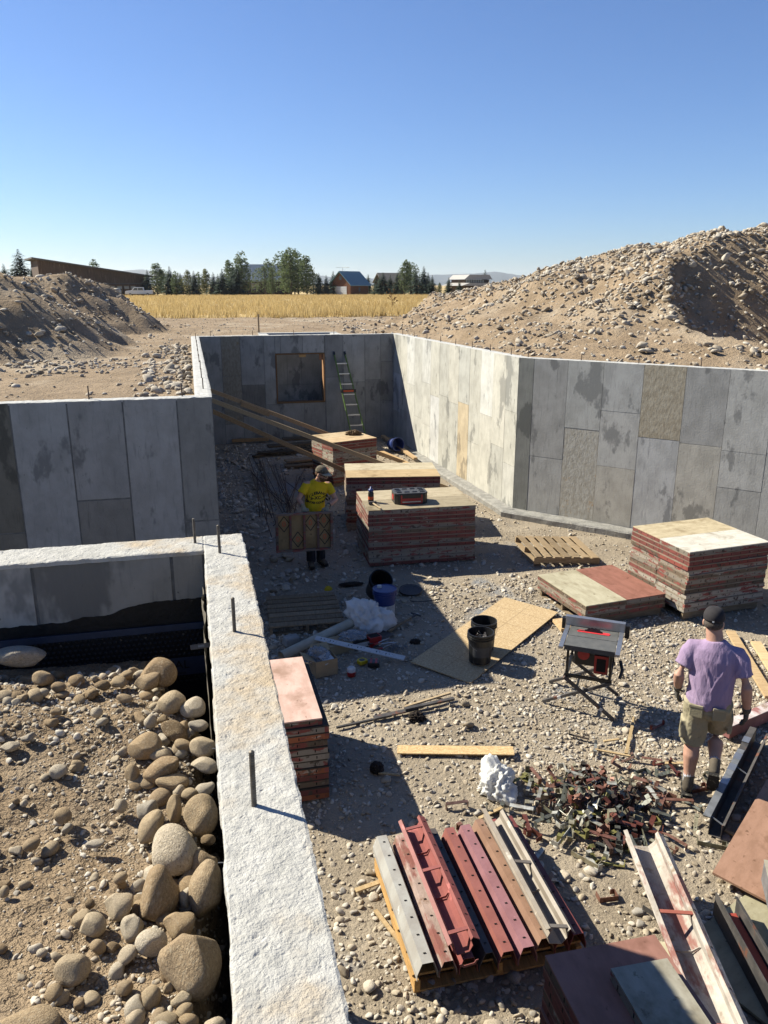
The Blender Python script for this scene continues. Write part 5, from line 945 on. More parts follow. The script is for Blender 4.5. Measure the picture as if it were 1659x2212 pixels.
# ------------------------------------------------------------------ scattered tools in the shade
t = thing('cardboard_tube', 'long pale cardboard tube lying against the shaded pallet', 'tube', (0, 0, 0)); a_, b_ = np.array((.80, 8.58, .07)), np.array((1.93, 9.28, .15)); d_ = (b_ - a_) / np.linalg.norm(b_ - a_)
mb = MB(); mb.tube([a_, b_], .062, 24, 0, False); mb.tube([b_, a_], .058, 24, 0, False); mb.build('tube', 'tube_card', t, smooth=True); mb = MB(); mb.tube([b_ - d_ * .01, b_ + d_ * .004], .063, 24); mb.build('end_cap', 'label_white', t, smooth=False)
t = thing('straightedge', 'long white printed straightedge lying across the tool clutter', 'straightedge', (1.74, 8.49, .11), -31.5, None, (18, 5, -31.5)); mb = MB(); mb.box(-.575, .575, -.036, .036, 0, .012); mb.build('bar', 'label_white', t)
for i in range(26):
    if i % 9 < 6: mb = MB(); x = -.5 + i * .04; mb.box(x - .005, x + .006, -.012 + .01 * (i % 3), .012, .0122, .0128); mb.build('printed_mark', 'print_black', t)
t = thing('cardboard_box', 'open cardboard box with crumpled film beside the pink-topped stack', 'box', (1.25, 8.21, .0), 12); mb = MB(); Wb, Db, Hb = .27, .24, .20
for bx in ((-Wb / 2, Wb / 2, -Db / 2, -Db / 2 + .005, 0, Hb), (-Wb / 2, Wb / 2, Db / 2 - .005, Db / 2, 0, Hb), (-Wb / 2, -Wb / 2 + .005, -Db / 2 + .0055, Db / 2 - .0055, 0, Hb), (Wb / 2 - .005, Wb / 2, -Db / 2 + .0055, Db / 2 - .0055, 0, Hb), (-Wb / 2 + .0055, Wb / 2 - .0055, -Db / 2 + .0055, Db / 2 - .0055, 0, .005)): mb.box(*bx)
mb.build('carton', 'cardboard', t)
for a, b in (((-Wb / 2, 0, Hb), (-Wb / 2 - .12, 0, Hb + .06)), ((.03, Db / 2, Hb), (.03, Db / 2 + .12, Hb + .05))): mb = MB(); mb.beam(a, b, .22, .005); mb.build('flap', 'cardboard', t)
mb = MB(); mb.box(-.02, .12, -.08, .08, .17, .185, 0, (rot(14, -8, 10), (0, 0, 0))); mb.build('paper_insert', 'label_white', t)
crumple('crumpled clear plastic film bulging from the open cardboard box', 'plastic_film', 'film', (1.20, 8.27, .13), (.13, .13, .11), 'clear_film', 31, .6, .3)
t = thing('cardboard_box', 'low cardboard carton lying behind the straightedge', 'box', (1.66, 8.78, .0), 14); mb = MB(); mb.box(-.30, .0, -.13, .13, 0, .12); mb.build('carton', 'cardboard', t); mb = MB(); mb.box(.002, .27, -.12, .12, 0, .10); mb.build('dark_sleeve', 'black_plastic', t); mb = MB(); mb.box(.02, .25, -.1255, -.1205, .02, .08); mb.build('printed_label', 'label_white', t)
crumple('grey plastic wrap heaped on the low carton', 'plastic_film', 'film', (1.72, 8.80, .12), (.17, .11, .06), 'clear_film', 33, .6, .2)
t = thing('tool_bin', 'small red plastic bin holding pliers and screwdrivers', 'tool bin', (1.98, 8.76, .0), 15); mb = MB(); mb.box(-.075, .075, -.06, .06, 0, .13, 0, None, 1.08); mb.build('bin', 'red_plastic', t); mb = MB(); mb.box(-.068, .068, -.053, .053, .1305, .132); mb.build('opening', 'slot', t)  # opening is a black sheet painting the bin's dark inside
for i in range(7):
    a = random.uniform(-.5, .5); p = (2.08 + random.uniform(-.03, .10), 8.72 + random.uniform(-.06, .06)); l = random.uniform(.14, .24)
    t = thing('hand_tool', ('pliers with steel jaws lying right of the red bin', 'screwdriver with pale shaft right of the red bin', 'steel wrench half under the pliers by the red bin', 'dark chisel nearest the white sack by the red bin', 'thin pry bar across the tools by the red bin', 'short steel punch beside the red bin', 'long nail set at the right of the tool heap')[i], 'tool', (p[0], p[1], .02 + .008 * i), math.degrees(a) + 25, 'hand tools scattered by the red bin')
    mb = MB(); mb.tube([(-l / 2, 0, 0), (0, 0, .004), (l / 2, 0, 0)], [.007, .006, .003], 6); mb.build('shaft', 'galv' if i % 2 else 'alu', t); mb = MB(); mb.tube([(-l / 2 - .07, 0, 0), (-l / 2, 0, 0)], .011, 6); mb.build('grip', ('red_plastic', 'lumber', 'black_plastic')[i % 3], t)
t = thing('chain_heap', 'small heap of steel chain right of the tools', 'chain', (2.17, 8.55, .015)); mb = MB(); pts = [(random.gauss(0, .08), random.gauss(0, .06), random.uniform(0, .03)) for _ in range(60)]
for p in pts: a = random.uniform(0, 6.28); mb.tube([(p[0] + math.cos(q) * .016 * math.cos(a), p[1] + math.cos(q) * .016 * math.sin(a), p[2] + math.sin(q) * .01) for q in np.linspace(0, 6.283, 9)], .0032, 4, caps=False)
tag(mb.build('links', 'galv', t), kind='stuff')
t = thing('tape_measure', 'yellow tape measure lying on the gravel below the straightedge', 'tape measure', (1.73, 8.29, .012), 20); mb = MB(); mb.prism([(-.05, -.045), (.05, -.05), (.062, 0), (.045, .052), (-.03, .055), (-.06, .02)], 0, .045, 'z'); mb.build('case', 'yellow_plastic', t, bevel=.006); mb = MB(); mb.lathe([(.001, .046), (.033, .0465), (.036, .045)], 18); mb.build('disc_label', 'black_plastic', t)
t = thing('drill_battery', 'black and red tool battery beside the yellow tape', 'battery', (1.85, 8.19, .012), -15); mb = MB(); mb.box(-.07, .07, -.055, .055, 0, .065); mb.build('case', 'black_plastic', t, bevel=.012)
for x in (-.03, .03): mb = MB(); mb.box(x - .012, x + .012, -.057, .057, .0655, .072); mb.build('red_stripe', 'red_plastic', t)
t = thing('glass_jar', 'small jar with red contents on the gravel below the tape', 'jar', (1.55, 8.04, .0), 0, None, (0, 0, 0)); mb = MB(); mb.lathe([(.001, 0), (.05, 0), (.05, .055)], 16); mb.build('red_part', 'red_plastic', t, smooth=True); mb = MB(); mb.lathe([(.05, .0552), (.052, .09), (.035, .11), (.001, .113)], 16); mb.build('clear_part', 'label_white', t, smooth=True)
t = thing('shovel', 'old shovel with worn wooden handle lying right of the white sack', 'shovel', (0, 0, .02)); mb = MB(); mb.tube([(2.22, 9.0, .03), (2.62, 9.32, .045)], [.018, .016], 8); mb.build('shaft', 'old_lumber', t); mb = MB(); mb.tube([(2.62, 9.32, .045), (2.70, 9.38, .05)], .014, 8); mb.tube([(2.66, 9.46, .05), (2.76, 9.33, .05)], .014, 8); mb.build('grip', 'grey_plastic', t); X_, Y_ = np.meshgrid(np.linspace(-.1, .1, 9), np.linspace(0, .26, 10)); mb = MB(); hw = 1 - .35 * sstep(.16, .26, Y_); Rm = rot(0, 0, 130); A = np.stack([X_ * hw, Y_, .03 - .25 * (.1 ** 2 - X_ ** 2)], -1) @ Rm.T + np.array((2.22, 9.0, .0)); mb.grid(A[..., 0], A[..., 1], A[..., 2]); mb.build('blade', 'dark_steel', t, smooth=True)
t = thing('stone_block', 'squared grey concrete block lying before the shaded pallet', 'block', (.98, 9.03, .0), 15); mb = MB(); mb.box(-.11, .11, -.08, .08, 0, .11, 0, None, .85); setcol(mb.build('block', 'concrete', t, bevel=.02), (.8, .8, .8))
# ------------------------------------------------------------------ things on the toolbox stack
t = thing('toolbox', 'black and red tool box with ribbed lid on the form panel stack', 'toolbox', (3.30, 11.92, .941), -3); mb = MB(); wd, dp, hh = .54, .36, .165; ch = .05
oct_ = [(-wd / 2 + ch, -dp / 2), (wd / 2 - ch, -dp / 2), (wd / 2, -dp / 2 + ch), (wd / 2, dp / 2 - ch), (wd / 2 - ch, dp / 2), (-wd / 2 + ch, dp / 2), (-wd / 2, dp / 2 - ch), (-wd / 2, -dp / 2 + ch)]
mb.prism(oct_, 0, hh, 'z'); mb.build('case', 'black_plastic', t, bevel=.006); mb = MB(); mb.prism([(x * 1.015, y * 1.015) for x, y in oct_], hh + .001, hh + .02, 'z'); lid = mb.build('lid', 'grey_plastic', t, bevel=.004)
for ix in range(4):
    for iy in range(3):
        if iy == 1 and ix in (1, 2): continue
        mb = MB(); x = -.19 + ix * .127; y = -.10 + iy * .10; mb.box(x - .045, x + .045, y - .022, y + .022, hh + .0205, hh + .032, 0, None, .8); mb.build('lid_rib', 'black_plastic', lid)
for bx, m_ in (((-.18, -.155, -dp / 2 - .012, -dp / 2 - .001, .01, .155), 'red_plastic'), ((.155, .18, -dp / 2 - .012, -dp / 2 - .001, .01, .155), 'red_plastic'), ((-.154, .154, -dp / 2 - .012, -dp / 2 - .001, .01, .03), 'red_plastic'), ((-.15, .15, -dp / 2 - .008, -dp / 2 - .001, .055, .10), 'red_plastic'), ((-.15, .15, -dp / 2 - .012, -dp / 2 - .001, .035, .05), 'alu')):
    mb = MB(); mb.box(*bx); mb.build('front_trim', m_, t)
for s in (-1, 1):
    mb = MB(); mb.box(s * (wd / 2 + .001) - .006, s * (wd / 2 + .001) + .006, -.06, .06, .05, .13); mb.build('latch', 'red_plastic', t)
t = thing('water_bottle', 'dark water bottle with blue cap on the form panel stack', 'bottle', (2.68, 12.02, .941)); mb = MB(); mb.lathe([(.001, 0), (.045, 0), (.047, .01), (.047, .15), (.04, .175), (.034, .185)], 18); mb.build('flask', 'black_plastic', t, smooth=True); mb = MB(); mb.lathe([(.040, .1855), (.043, .19), (.043, .215), (.03, .225), (.016, .23), (.014, .26), (.001, .262)], 16); mb.build('cap', 'blue_plastic', t, smooth=True); mb = MB(); mb.lathe([(.0475, .05), (.0475, .10)], 18); mb.build('printed_band', 'orange_label', t)
t = thing('hammer', 'hammer with pale wooden handle lying on the stack edge beside the bottle', 'hammer', (2.68, 11.72, .943)); mb = MB(); mb.beam((-.01, .14, .03), (.05, -.20, .022), .026, .02); mb.build('handle', 'lumber', t, bevel=.006); mb = MB(); mb.box(-.075, .055, .115, .165, .005, .055); mb.build('head', 'dark_steel', t, bevel=.01)
# ------------------------------------------------------------------ braces, rebar and lumber at the back
plank('wooden_brace', 'highest sloping timber brace from the long wall, behind the farthest stack', 'brace', (.24, 18.3, 2.04), (5.0, 18.3, .04), .04, .09, col=(.95, .85, .75), group='sloping timber braces')
t = thing('wood_block', 'short timber splice nailed on the highest sloping brace', 'timber', (1.35, 18.27, 1.60)); mb = MB(); mb.box(-.35, .35, -.045, -.001, -.07, .04, 0, (rot(0, 23, 0), (0, 0, 0))); setcol(mb.build('board', 'lumber', t), (1, .9, .8))
plank('wooden_brace', 'middle sloping timber brace passing in front of the farthest stack', 'brace', (.24, 15.7, 2.16), (5.2, 15.7, .06), .04, .085, col=(1.15, 1.1, 1.0), group='sloping timber braces')
plank('wooden_brace', 'lowest sloping timber brace passing behind the yellow shirted worker', 'brace', (.24, 15.0, 2.05), (4.25, 15.0, .0), .04, .085, col=(.8, .66, .52), group='sloping timber braces')
for i in range(24):
    if i < 12: a = (1.4 + random.uniform(-.25, .4), 19.6 + random.uniform(-2.2, .6), .13); b = (1.3 + random.uniform(-.25, .5), 13.9 + random.uniform(-.9, 1.6), .02)
    else: a = (2.1 + random.uniform(-.4, .4), 18.4 + random.uniform(-1.4, .6), .11); b = (1.8 + random.uniform(-.45, .6), 14.4 + random.uniform(-.9, 1.4), .02)
    if i in (5, 17): a, b = (1.25, 13.9, .06), (2.5, 16.8, .1)
    z_ = .012 * (i % 4); mb = MB(); mb.tube([(a[0], a[1], a[2] + z_), ((a[0] + b[0]) / 2 + random.uniform(-.03, .03), (a[1] + b[1]) / 2, (a[2] + b[2]) / 2 + z_), (b[0], b[1], b[2] + z_)], .008, 6); o = mb.build('rebar_rod', 'rebar', None, smooth=True)
    tag(o, 'steel reinforcing rod in the loose bundle left of the yellow shirted worker' if i < 12 else 'steel reinforcing rod fanned out behind the yellow shirted worker', 'rebar', 'rebar rods in the left bundle' if i < 12 else 'rebar rods fanned out behind the worker', 'thing')
for i, (x, y, z, rz, L, w_, lb, cc) in enumerate(((1.75, 19.9, .16, 35, 1.0, .14, 'dark plank at the left of the shaded lumber heap', .35), (2.5, 20.2, .30, 4, 1.5, .3, 'wide dark board on top of the shaded lumber heap', .4), (2.3, 19.8, .2, -3, 1.7, .25, 'long dark board at the front of the shaded lumber heap', .3), (2.55, 18.9, .17, 8, 1.0, .30, 'pale panel board lying in front of the shaded lumber heap', .95), (2.45, 18.5, .12, 3, .9, .2, 'grey board end sticking out of the lumber heap front', .7), (2.9, 17.9, .1, 75, .7, .1, 'reddish plank against the farthest stack left side', .5), (2.8, 20.6, .38, 2, 1.2, .35, 'red-brown board at the back of the lumber heap', .45))):
    plank('lumber_board', lb, 'board', (x - L / 2 * math.cos(R(rz)), y - L / 2 * math.sin(R(rz)), z), (x + L / 2 * math.cos(R(rz)), y + L / 2 * math.sin(R(rz)), z + .02), w_, .04, 'old_lumber', (cc,) * 3, 'lumber heap in the shade')
plank('lumber_board', 'long board on the footing right of the farthest stack', 'board', (4.62, 19.45, .16), (5.2, 17.2, .08), .14, .035, col=(1.2, 1.05, .85)); plank('lumber_board', 'board leaning over the footing behind the fallen blue bucket', 'board', (5.05, 21.1, .25), (5.25, 18.4, .16), .10, .05, col=(1.1, 1, .9)); plank('lumber_board', 'timber cleat along the foot of the back wall', 'board', (.9, 21.42, .22), (1.9, 21.42, .22), .05, .09, col=(.9, .75, .6)); plank('lumber_board', 'small board end beyond the right corner of the toolbox stack', 'board', (4.4, 14.9, .06), (4.85, 14.4, .06), .1, .04, col=(1.2, 1, .8))
# ------------------------------------------------------------------ ladder
t = thing('ladder', 'green fibreglass ladder leaning on the back wall right of the opening', 'ladder', (0, 0, 0)); lo, hi = np.array((4.30, 20.55, .17)), np.array((3.93, 21.47, 2.50)); dd_ = hi - lo; sd = np.array((1., 0, 0))
for s in (-1, 1): mb = MB(); mb.beam(lo + sd * s * .20, hi + sd * s * .15, .025, .07, 0, (0, -1, .3)); mb.build('side_rail', 'green_fibre', t); mb = MB(); mb.beam(hi + sd * s * .15, hi + sd * s * .15 + dd_ * .035, .045, .08, 0, (0, -1, .3)); mb.build('end_cap', 'black_plastic', t); mb = MB(); mb.beam(lo + sd * s * .2 - dd_ * .01, lo + sd * s * .2 + dd_ * .02, .05, .09, 0, (0, -1, .3)); mb.build('foot', 'black_plastic', t)
for i in range(8): f_ = .10 + i * .115; p = lo + dd_ * f_; w_ = .20 - .05 * f_; mb = MB(); mb.beam(p - sd * w_, p + sd * w_, .055, .03, 0, (0, 0, 1)); mb.build('rung', 'alu', t)
p = lo + dd_ * .60; mb = MB(); mb.beam(p - sd * .21 + (0, -.04, 0), p + sd * .21 + (0, -.04, 0), .06, .09); mb.build('hinge_bracket', 'black_plastic', t); mb = MB(); mb.beam(p - sd * .14 + (0, -.075, 0), p + sd * .14 + (0, -.075, 0), .006, .05); mb.build('warning_label', 'orange_label', t)
# ------------------------------------------------------------------ table saw on folding stand
t = thing('table_saw', 'table saw with raised blade on a black folding stand', 'table saw', (3.87, 6.76, 0), -34); zt = .80
mb = MB(); mb.box(-.25, .25, -.29, -.045, zt, zt + .022); mb.box(-.25, .25, -.037, .29, zt, zt + .022); mb.build('table_top', 'saw_table', t, bevel=.003)
mb = MB(); mb.box(-.25, .25, -.2955, -.2905, zt - .03, zt + .0215); mb.build('front_apron', 'grey_plastic', t)
for s in (-1, 1): mb = MB(); mb.box(s * .278 - .022, s * .278 + .022, -.36, .30, zt + .004, zt + .028); mb.build('side_rail', 'alu', t)
mb = MB(); mb.box(-.31, .31, .205, .265, zt + .024, zt + .125); fe = mb.build('rip_fence', 'alu', t, bevel=.003); mb = MB(); mb.box(.311, .355, .19, .28, zt - .03, zt + .11); mb.build('fence_clamp', 'black_plastic', fe); mb = MB(); mb.box(-.345, -.311, .20, .27, zt - .02, zt + .10); mb.build('fence_clamp', 'black_plastic', fe)
mb = MB(); mb.prism([(-.17 + .012, -.028), (.17 - .012, -.028), (.17, 0), (.17 - .012, .028), (-.17 + .012, .028), (-.17, 0)], zt + .0225, zt + .0265, 'z', 0, (np.eye(3), (0, .10, 0))); mb.build('throat_plate', 'red_glow_insert', t)
mb = MB(); nt_ = 40; P_ = [(math.cos(q * 2 * math.pi / nt_) * (.127 if q % 2 else .118), math.sin(q * 2 * math.pi / nt_) * (.127 if q % 2 else .118)) for q in range(nt_)]; mb.prism(P_, -.0015, .0015, 'y', 0, (np.eye(3), (.0, .10, zt - .045))); mb.build('saw_blade', 'dark_steel', t)
mb = MB(); mb.box(-.17, -.07, .096, .104, zt + .027, zt + .034); mb.build('riving_knife', 'dark_steel', t)
mb = MB(); mb.box(-.16, .20, -.17, .17, .56, .795); mb.build('motor_housing', 'black_plastic', t, bevel=.02); mb = MB(); mb.box(.05, .19, -.185, -.172, .50, .70); mb.build('red_cover', 'red_plastic', t); mb = MB(); mb.box(.075, .165, -.19, -.186, .53, .67); mb.build('dust_port', 'slot', t); mb = MB(); mb.lathe([(.001, 0), (.06, .0), (.06, .03), (.001, .032)], 18, 0, (rot(90, 0, 0), (-.06, -.172, .70))); mb.build('hand_wheel', 'red_plastic', t); mb = MB(); mb.tube([(.30, -.05, .62), (.33, -.12, .55), (.31, -.16, .47)], .018, 6); mb.build('crank', 'black_plastic', t)
zb = .47
for sx in (-1, 1):
    for sy in (-1, 1): mb = MB(); mb.beam((sx * .215, sy * .215, zb), (sx * .215, sy * .215, zt - .002), .025, .025); mb.build('post', 'black_plastic', t)
    mb = MB(); mb.beam((sx * .215, -.24, zb), (sx * .215, .24, zb), .03, .03); mb.build('frame_bar', 'black_plastic', t)
    mb = MB(); mb.beam((-.24, sx * .215, zb - .02), (.24, sx * .215, zb - .02), .03, .03); mb.build('frame_bar', 'black_plastic', t)
for yy, fo in ((-.23, (-.06, -.19)), (.23, (.40, .36))):
    mb = MB(); mb.beam((.235, yy, zb - .03), (-.46, fo[0], .01), .036, .03); l = mb.build('leg', 'dark_steel', t); mb = MB(); mb.beam((-.235, yy - .02, zb - .03), (.29, fo[1], .01), .036, .03); l2 = mb.build('leg', 'dark_steel', t)
    for lg, p0, p1 in ((l, (.235, yy, zb - .03), (-.46, fo[0], .01)), (l2, (-.235, yy - .02, zb - .03), (.29, fo[1], .01))):
        p0, p1 = np.array(p0), np.array(p1); c_ = p0 + (p1 - p0) * .72; mb = MB(); mb.beam(c_ + (0, -.017, .004), c_ + (p1 - p0) * .05 + (0, -.017, .004), .02, .028); mb.build('leg_sticker', 'label_white', lg)
mb = MB(); mb.beam((-.12, -.14, .20), (-.12, .32, .22), .02, .02); mb.build('cross_bar', 'black_plastic', t)
# ------------------------------------------------------------------ people
def remeshed(name, mb, mname, parent, vox=.011, smooth=4, disp=None):
    """join overlapping limb shapes into one continuous skin"""
    me = mb.mesh(name + '_tmp', mname); o = bpy.data.objects.new(name + '_tmp', me); COL.objects.link(o)
    m = o.modifiers.new('r', 'REMESH'); m.mode = 'VOXEL'; m.voxel_size = vox; m.use_smooth_shade = True
    if smooth: s = o.modifiers.new('s', 'SMOOTH'); s.iterations = smooth; s.factor = .5
    bpy.context.view_layer.update(); me2 = bpy.data.meshes.new_from_object(o.evaluated_get(bpy.context.evaluated_depsgraph_get())); bpy.data.objects.remove(o)
    me2.name = name; n = len(me2.vertices)
    if disp is not None and n:
        co = np.empty(n * 3, np.float32); me2.vertices.foreach_get('co', co); co = co.reshape(-1, 3); no = np.empty(n * 3, np.float32); me2.vertex_normals.foreach_get('vector', no); no = no.reshape(-1, 3)
        co = co + no * disp(co)[:, None]; me2.vertices.foreach_set('co', co.astype(np.float32).ravel())
    me2.polygons.foreach_set('use_smooth', [True] * len(me2.polygons)); me2.update(); return link(name, me2, parent)
def V3(*a): return np.array(a, float)
def ball(mb, c, r):
    v, f = ICO[3]; mb.add(v * np.array(r) + np.array(c), f.tolist())
def head(mb, c, yaw, tilt=0, s=1.0):
    """c = centre of the skull; the face looks along -y before yaw"""
    T = rot(tilt, 0, yaw); v, f = ICO[3]
    def b(o, r): mb.add((v * np.array(r) + np.array(o)) * s @ T.T + np.array(c), f.tolist())
    b((0, .01, .02), (.074, .094, .095)); b((0, -.03, -.055), (.055, .064, .062)); b((0, -.055, -.085), (.034, .036, .028)); b((0, -.097, -.025), (.014, .02, .026)); b((0, -.07, .015), (.05, .026, .02))
    b((0, -.086, -.068), (.024, .012, .010))
    for e in (-1, 1): b((e * .075, .015, -.02), (.013, .022, .033)); b((e * .03, -.078, -.012), (.014, .012, .009))
    return T
def hand(mb, wrist, d, palm_n, side, curl=.9, s=1.0):
    """wrist point, direction towards the fingertips, palm normal; side = +1 / -1 tells where the thumb leaves"""
    d = np.array(d, float); d /= np.linalg.norm(d); n = np.array(palm_n, float); n -= d * (n @ d); n /= np.linalg.norm(n); x = np.cross(d, n) * side; w_ = np.array(wrist, float)
    mb.tube([w_, w_ + d * .035 * s, w_ + d * .08 * s], [(.026 * s, .018 * s), (.042 * s, .019 * s), (.044 * s, .016 * s)], 12, ref=n)
    for i, (o, l) in enumerate(((-.030, .062), (-.010, .076), (.010, .080), (.030, .072))):
        p = w_ + d * .08 * s + x * o * s; a = p; pts = [p - d * .015 * s]; an = 0
        for k, fr in enumerate((.42, .32, .26)):
            an += curl * (.55, .75, .6)[k]; a = a + (d * math.cos(an) + n * math.sin(an)) * l * fr * s; pts.append(a)
        mb.tube(pts, [.0100 * s, .0098 * s, .009 * s, .0075 * s], 8, ref=x)
    p = w_ + d * .03 * s + x * .035 * s; mb.tube([p - x * .012, p + (x * .7 + d * .6) * .03 * s, p + (x * .5 + d + n * .4) * .05 * s, p + (x * .25 + d * 1.1 + n * .9) * .062 * s], [.014 * s, .012 * s, .0105 * s, .008 * s], 8, ref=n)
def boot(t, name, heel, fwd, up=(0, 0, 1), ankle=None):
    f = np.array(fwd, float); f /= np.linalg.norm(f); u = np.array(up, float); u -= f * (u @ f); u /= np.linalg.norm(u); sd = np.cross(f, u); M = np.stack([sd, f, u], 1); h = np.array(heel, float)
    mb = MB(); mb.tube([h + M @ V3(0, .0, .045), h + M @ V3(0, .09, .048), h + M @ V3(0, .18, .042), h + M @ V3(0, .235, .035)], [(.040, .034), (.043, .040), (.047, .032), (.034, .022)], 14, ref=u)
    a = np.array(ankle, float) if ankle is not None else h + M @ V3(0, .035, .12); mb.tube([h + M @ V3(0, .04, .03), h + (a - h) * .55 + M @ V3(0, .01, 0), a, a + (a - h) / np.linalg.norm(a - h) * .045], [(.043, .055), (.046, .056), (.046, .052), (.050, .056)], 14, ref=f)
    b = remeshed('boot', mb, 'boot', t, .008, 3); mb = MB(); P = [(-.042, -.05), (.042, -.05), (.045, .04), (.05, .15), (.04, .24), (0, .262), (-.04, .24), (-.05, .15), (-.045, .04)]
    mb.prism(P, -.012, .016, 'z', 0, (M, h)); mb.build('sole', 'sole', b); return b
# ---- the man in the purple shirt, walking away
def fold(fr, amp, seed, sx=1.0, sz=.3):
    def f(co): return amp * (fbm(co[:, 0] * fr * sx + co[:, 1] * fr * .7, co[:, 2] * fr * sz + co[:, 1] * 3, 3, seed))
    return f
t = thing('person', 'person in a purple T-shirt, khaki cargo shorts and black cap walking away', 'person', (4.10, 5.16, .02), -36)
HIP = {-1: V3(-.09, 0, .90), 1: V3(.09, 0, .90)}; KN = {-1: V3(-.085, .035, .49), 1: V3(.10, .20, .54)}; AN = {-1: V3(-.08, -.03, .10), 1: V3(.11, -.10, .35)}
SH = {-1: V3(-.18, .02, 1.395), 1: V3(.185, .02, 1.385)}; EL = {-1: V3(-.255, -.045, 1.135), 1: V3(.275, -.045, 1.115)}; WR = {-1: V3(-.255, .09, .935), 1: V3(.305, .03, .865)}
hc = V3(-.035, .055, 1.625)
mb = MB(); mb.tube([(0, 0, .86), (0, 0, .95), (0, .0, 1.10), (0, .01, 1.27), (0, .01, 1.38), (0, .015, 1.45)], [(.15, .11), (.165, .125), (.155, .115), (.165, .11), (.13, .085), (.07, .062)], 20, ref=(0, 1, 0))
mb.tube([(-.005, .015, 1.42), (-.015, .03, 1.50), hc - (0, .01, .02)], [.070, .068, .064], 14)
T_ = head(mb, hc, 176, 6)
for s in (-1, 1):
    mb.tube([SH[s] * V3(.4, 1, 1) + V3(0, 0, -.05), SH[s] + V3(0, 0, -.035), (SH[s] + EL[s]) / 2, EL[s], (EL[s] * .65 + WR[s] * .35), WR[s]], [.045, .052, .052, .045, .046, .031], 14)
    mb.tube([HIP[s], (HIP[s] + KN[s]) / 2, KN[s], KN[s] * .68 + AN[s] * .32 + V3(0, -.018, 0), KN[s] * .3 + AN[s] * .7, AN[s]], [.098, .084, .064, .068, .050, .041], 14)
remeshed('body', mb, 'skin', t, .0105, 4)
mb = MB(); mb.tube([(0, -.005, .895), (0, -.005, .95), (0, -.01, 1.06), (0, 0, 1.20), (0, .005, 1.32), (0, .012, 1.40), (0, .014, 1.435), (-.005, .018, 1.475)], [(.182, .150), (.184, .152), (.178, .142), (.186, .136), (.195, .128), (.178, .106), (.125, .09), (.080, .076)], 24, ref=(0, 1, 0))
for s in (-1, 1):
    q = SH[s] * .42 + EL[s] * .58; mb.tube([SH[s] * V3(.25, 1, 1) + V3(0, 0, -.045), SH[s] * V3(.62, 1, 1) + V3(0, 0, -.018), SH[s] + V3(s * .0, 0, -.020), SH[s] * .75 + EL[s] * .25, q, q + (EL[s] - SH[s]) * .10], [.070, .076, .074, .076, .074, .078], 16)
def shirt_disp(co):
    x, y, z = co[:, 0], co[:, 1], co[:, 2]; k = sstep(1.44, 1.30, z)
    return k * (.013 * fbm(x * 20 + np.abs(x) * z * 9, z * 3.5, 3, 5) + .012 * np.maximum(0, fbm(x * 28 - (z - 1.1) * 12 * np.sign(x), z * 3, 2, 15)) + .007 * fbm(x * 6 + 3, z * 22, 2, 11) * sstep(1.06, .93, z))
remeshed('shirt', mb, 'purple_cotton', t, .0085, 14, shirt_disp)
mb = MB(); mb.tube([(0, 0, .80), (0, -.005, .86), (0, -.005, .93), (0, -.003, .985)], [(.15, .125), (.185, .148), (.180, .142), (.172, .132)], 22, ref=(0, 1, 0))
for s in (-1, 1):
    e = KN[s] + V3(0, 0, -.005 if s < 0 else .045); mb.tube([HIP[s] + V3(0, -.01, .02), (HIP[s] + e) / 2, e], [(.108, .125), (.106, .112), (.104, .102)], 18)
    o_ = (HIP[s] * .35 + e * .65) + V3(s * .098, -.02, 0); mb.box(o_[0] - .020, o_[0] + .020, o_[1] - .07, o_[1] + .07, o_[2] - .085, o_[2] + .085)
def shorts_disp(co): return .009 * fbm(co[:, 0] * 17, co[:, 2] * 9 + co[:, 1] * 8, 3, 25) + .004 * fbm(co[:, 0] * 40, co[:, 2] * 34, 2, 27)
so_ = remeshed('shorts', mb, 'khaki', t, .0085, 2, shorts_disp)
for s in (-1, 1):
    mb = MB(); mb.box(-.055, .055, -.006, .006, -.06, .06, 0, (rot(4, 0, s * 14), (s * .090, -.150, .875))); mb.build('back_pocket', 'khaki', so_, bevel=.008); mb = MB(); mb.box(-.060, .060, -.007, .007, .03, .058, 0, (rot(4, s * 6, s * 14), (s * .090, -.152, .875))); mb.build('pocket_flap', 'khaki', so_, bevel=.006)
for s in (-1, 1):
    d = AN[s] - KN[s]; d = d / np.linalg.norm(d); mb = MB(); mb.tube([AN[s] - d * .115, AN[s] - d * .06, AN[s]], [.047, .046, .046], 14); mb.build('sock', 'sock', t, smooth=True)
boot(t, 'boot', (-.08, -.07, .012), (-.05, 1, 0), ankle=(-.08, -.025, .13)); boot(t, 'boot', (.11, -.175, .30), (0.02, .55, -.835), (0, .835, .55), ankle=(.11, -.09, .365))
for s in (-1, 1):
    d = WR[s] - EL[s]; d /= np.linalg.norm(d); d2 = d * .6 + V3(0, .15, -.75); mb = MB(); mb.tube([WR[s] - d * .045, WR[s] - d * .01, WR[s] + d2 * .01], [.040, .037, .032], 12); hand(mb, WR[s], d2, V3(-s, .25, 0), 1 if s > 0 else -1, .55, 1.12); remeshed('glove', mb, 'glove_grey', t, .0058, 2)
mb = MB(); v, f = ICO[4]; k = v[:, 2] > -.32; idx = np.cumsum(k) - 1; ff = [tuple(int(idx[i]) for i in q) for q in f if k[q].all()]; cv = v[k] * np.array((.086, .106, .098)); cv[:, 2] *= (1 - .12 * np.maximum(0, v[k][:, 2]) ** 4)
mb.add((cv + V3(0, .012, .042)) @ T_.T + hc, ff); cp = mb.build('cap', 'cap_black', t, smooth=True); cp.modifiers.new('s', 'SOLIDIFY').thickness = .004
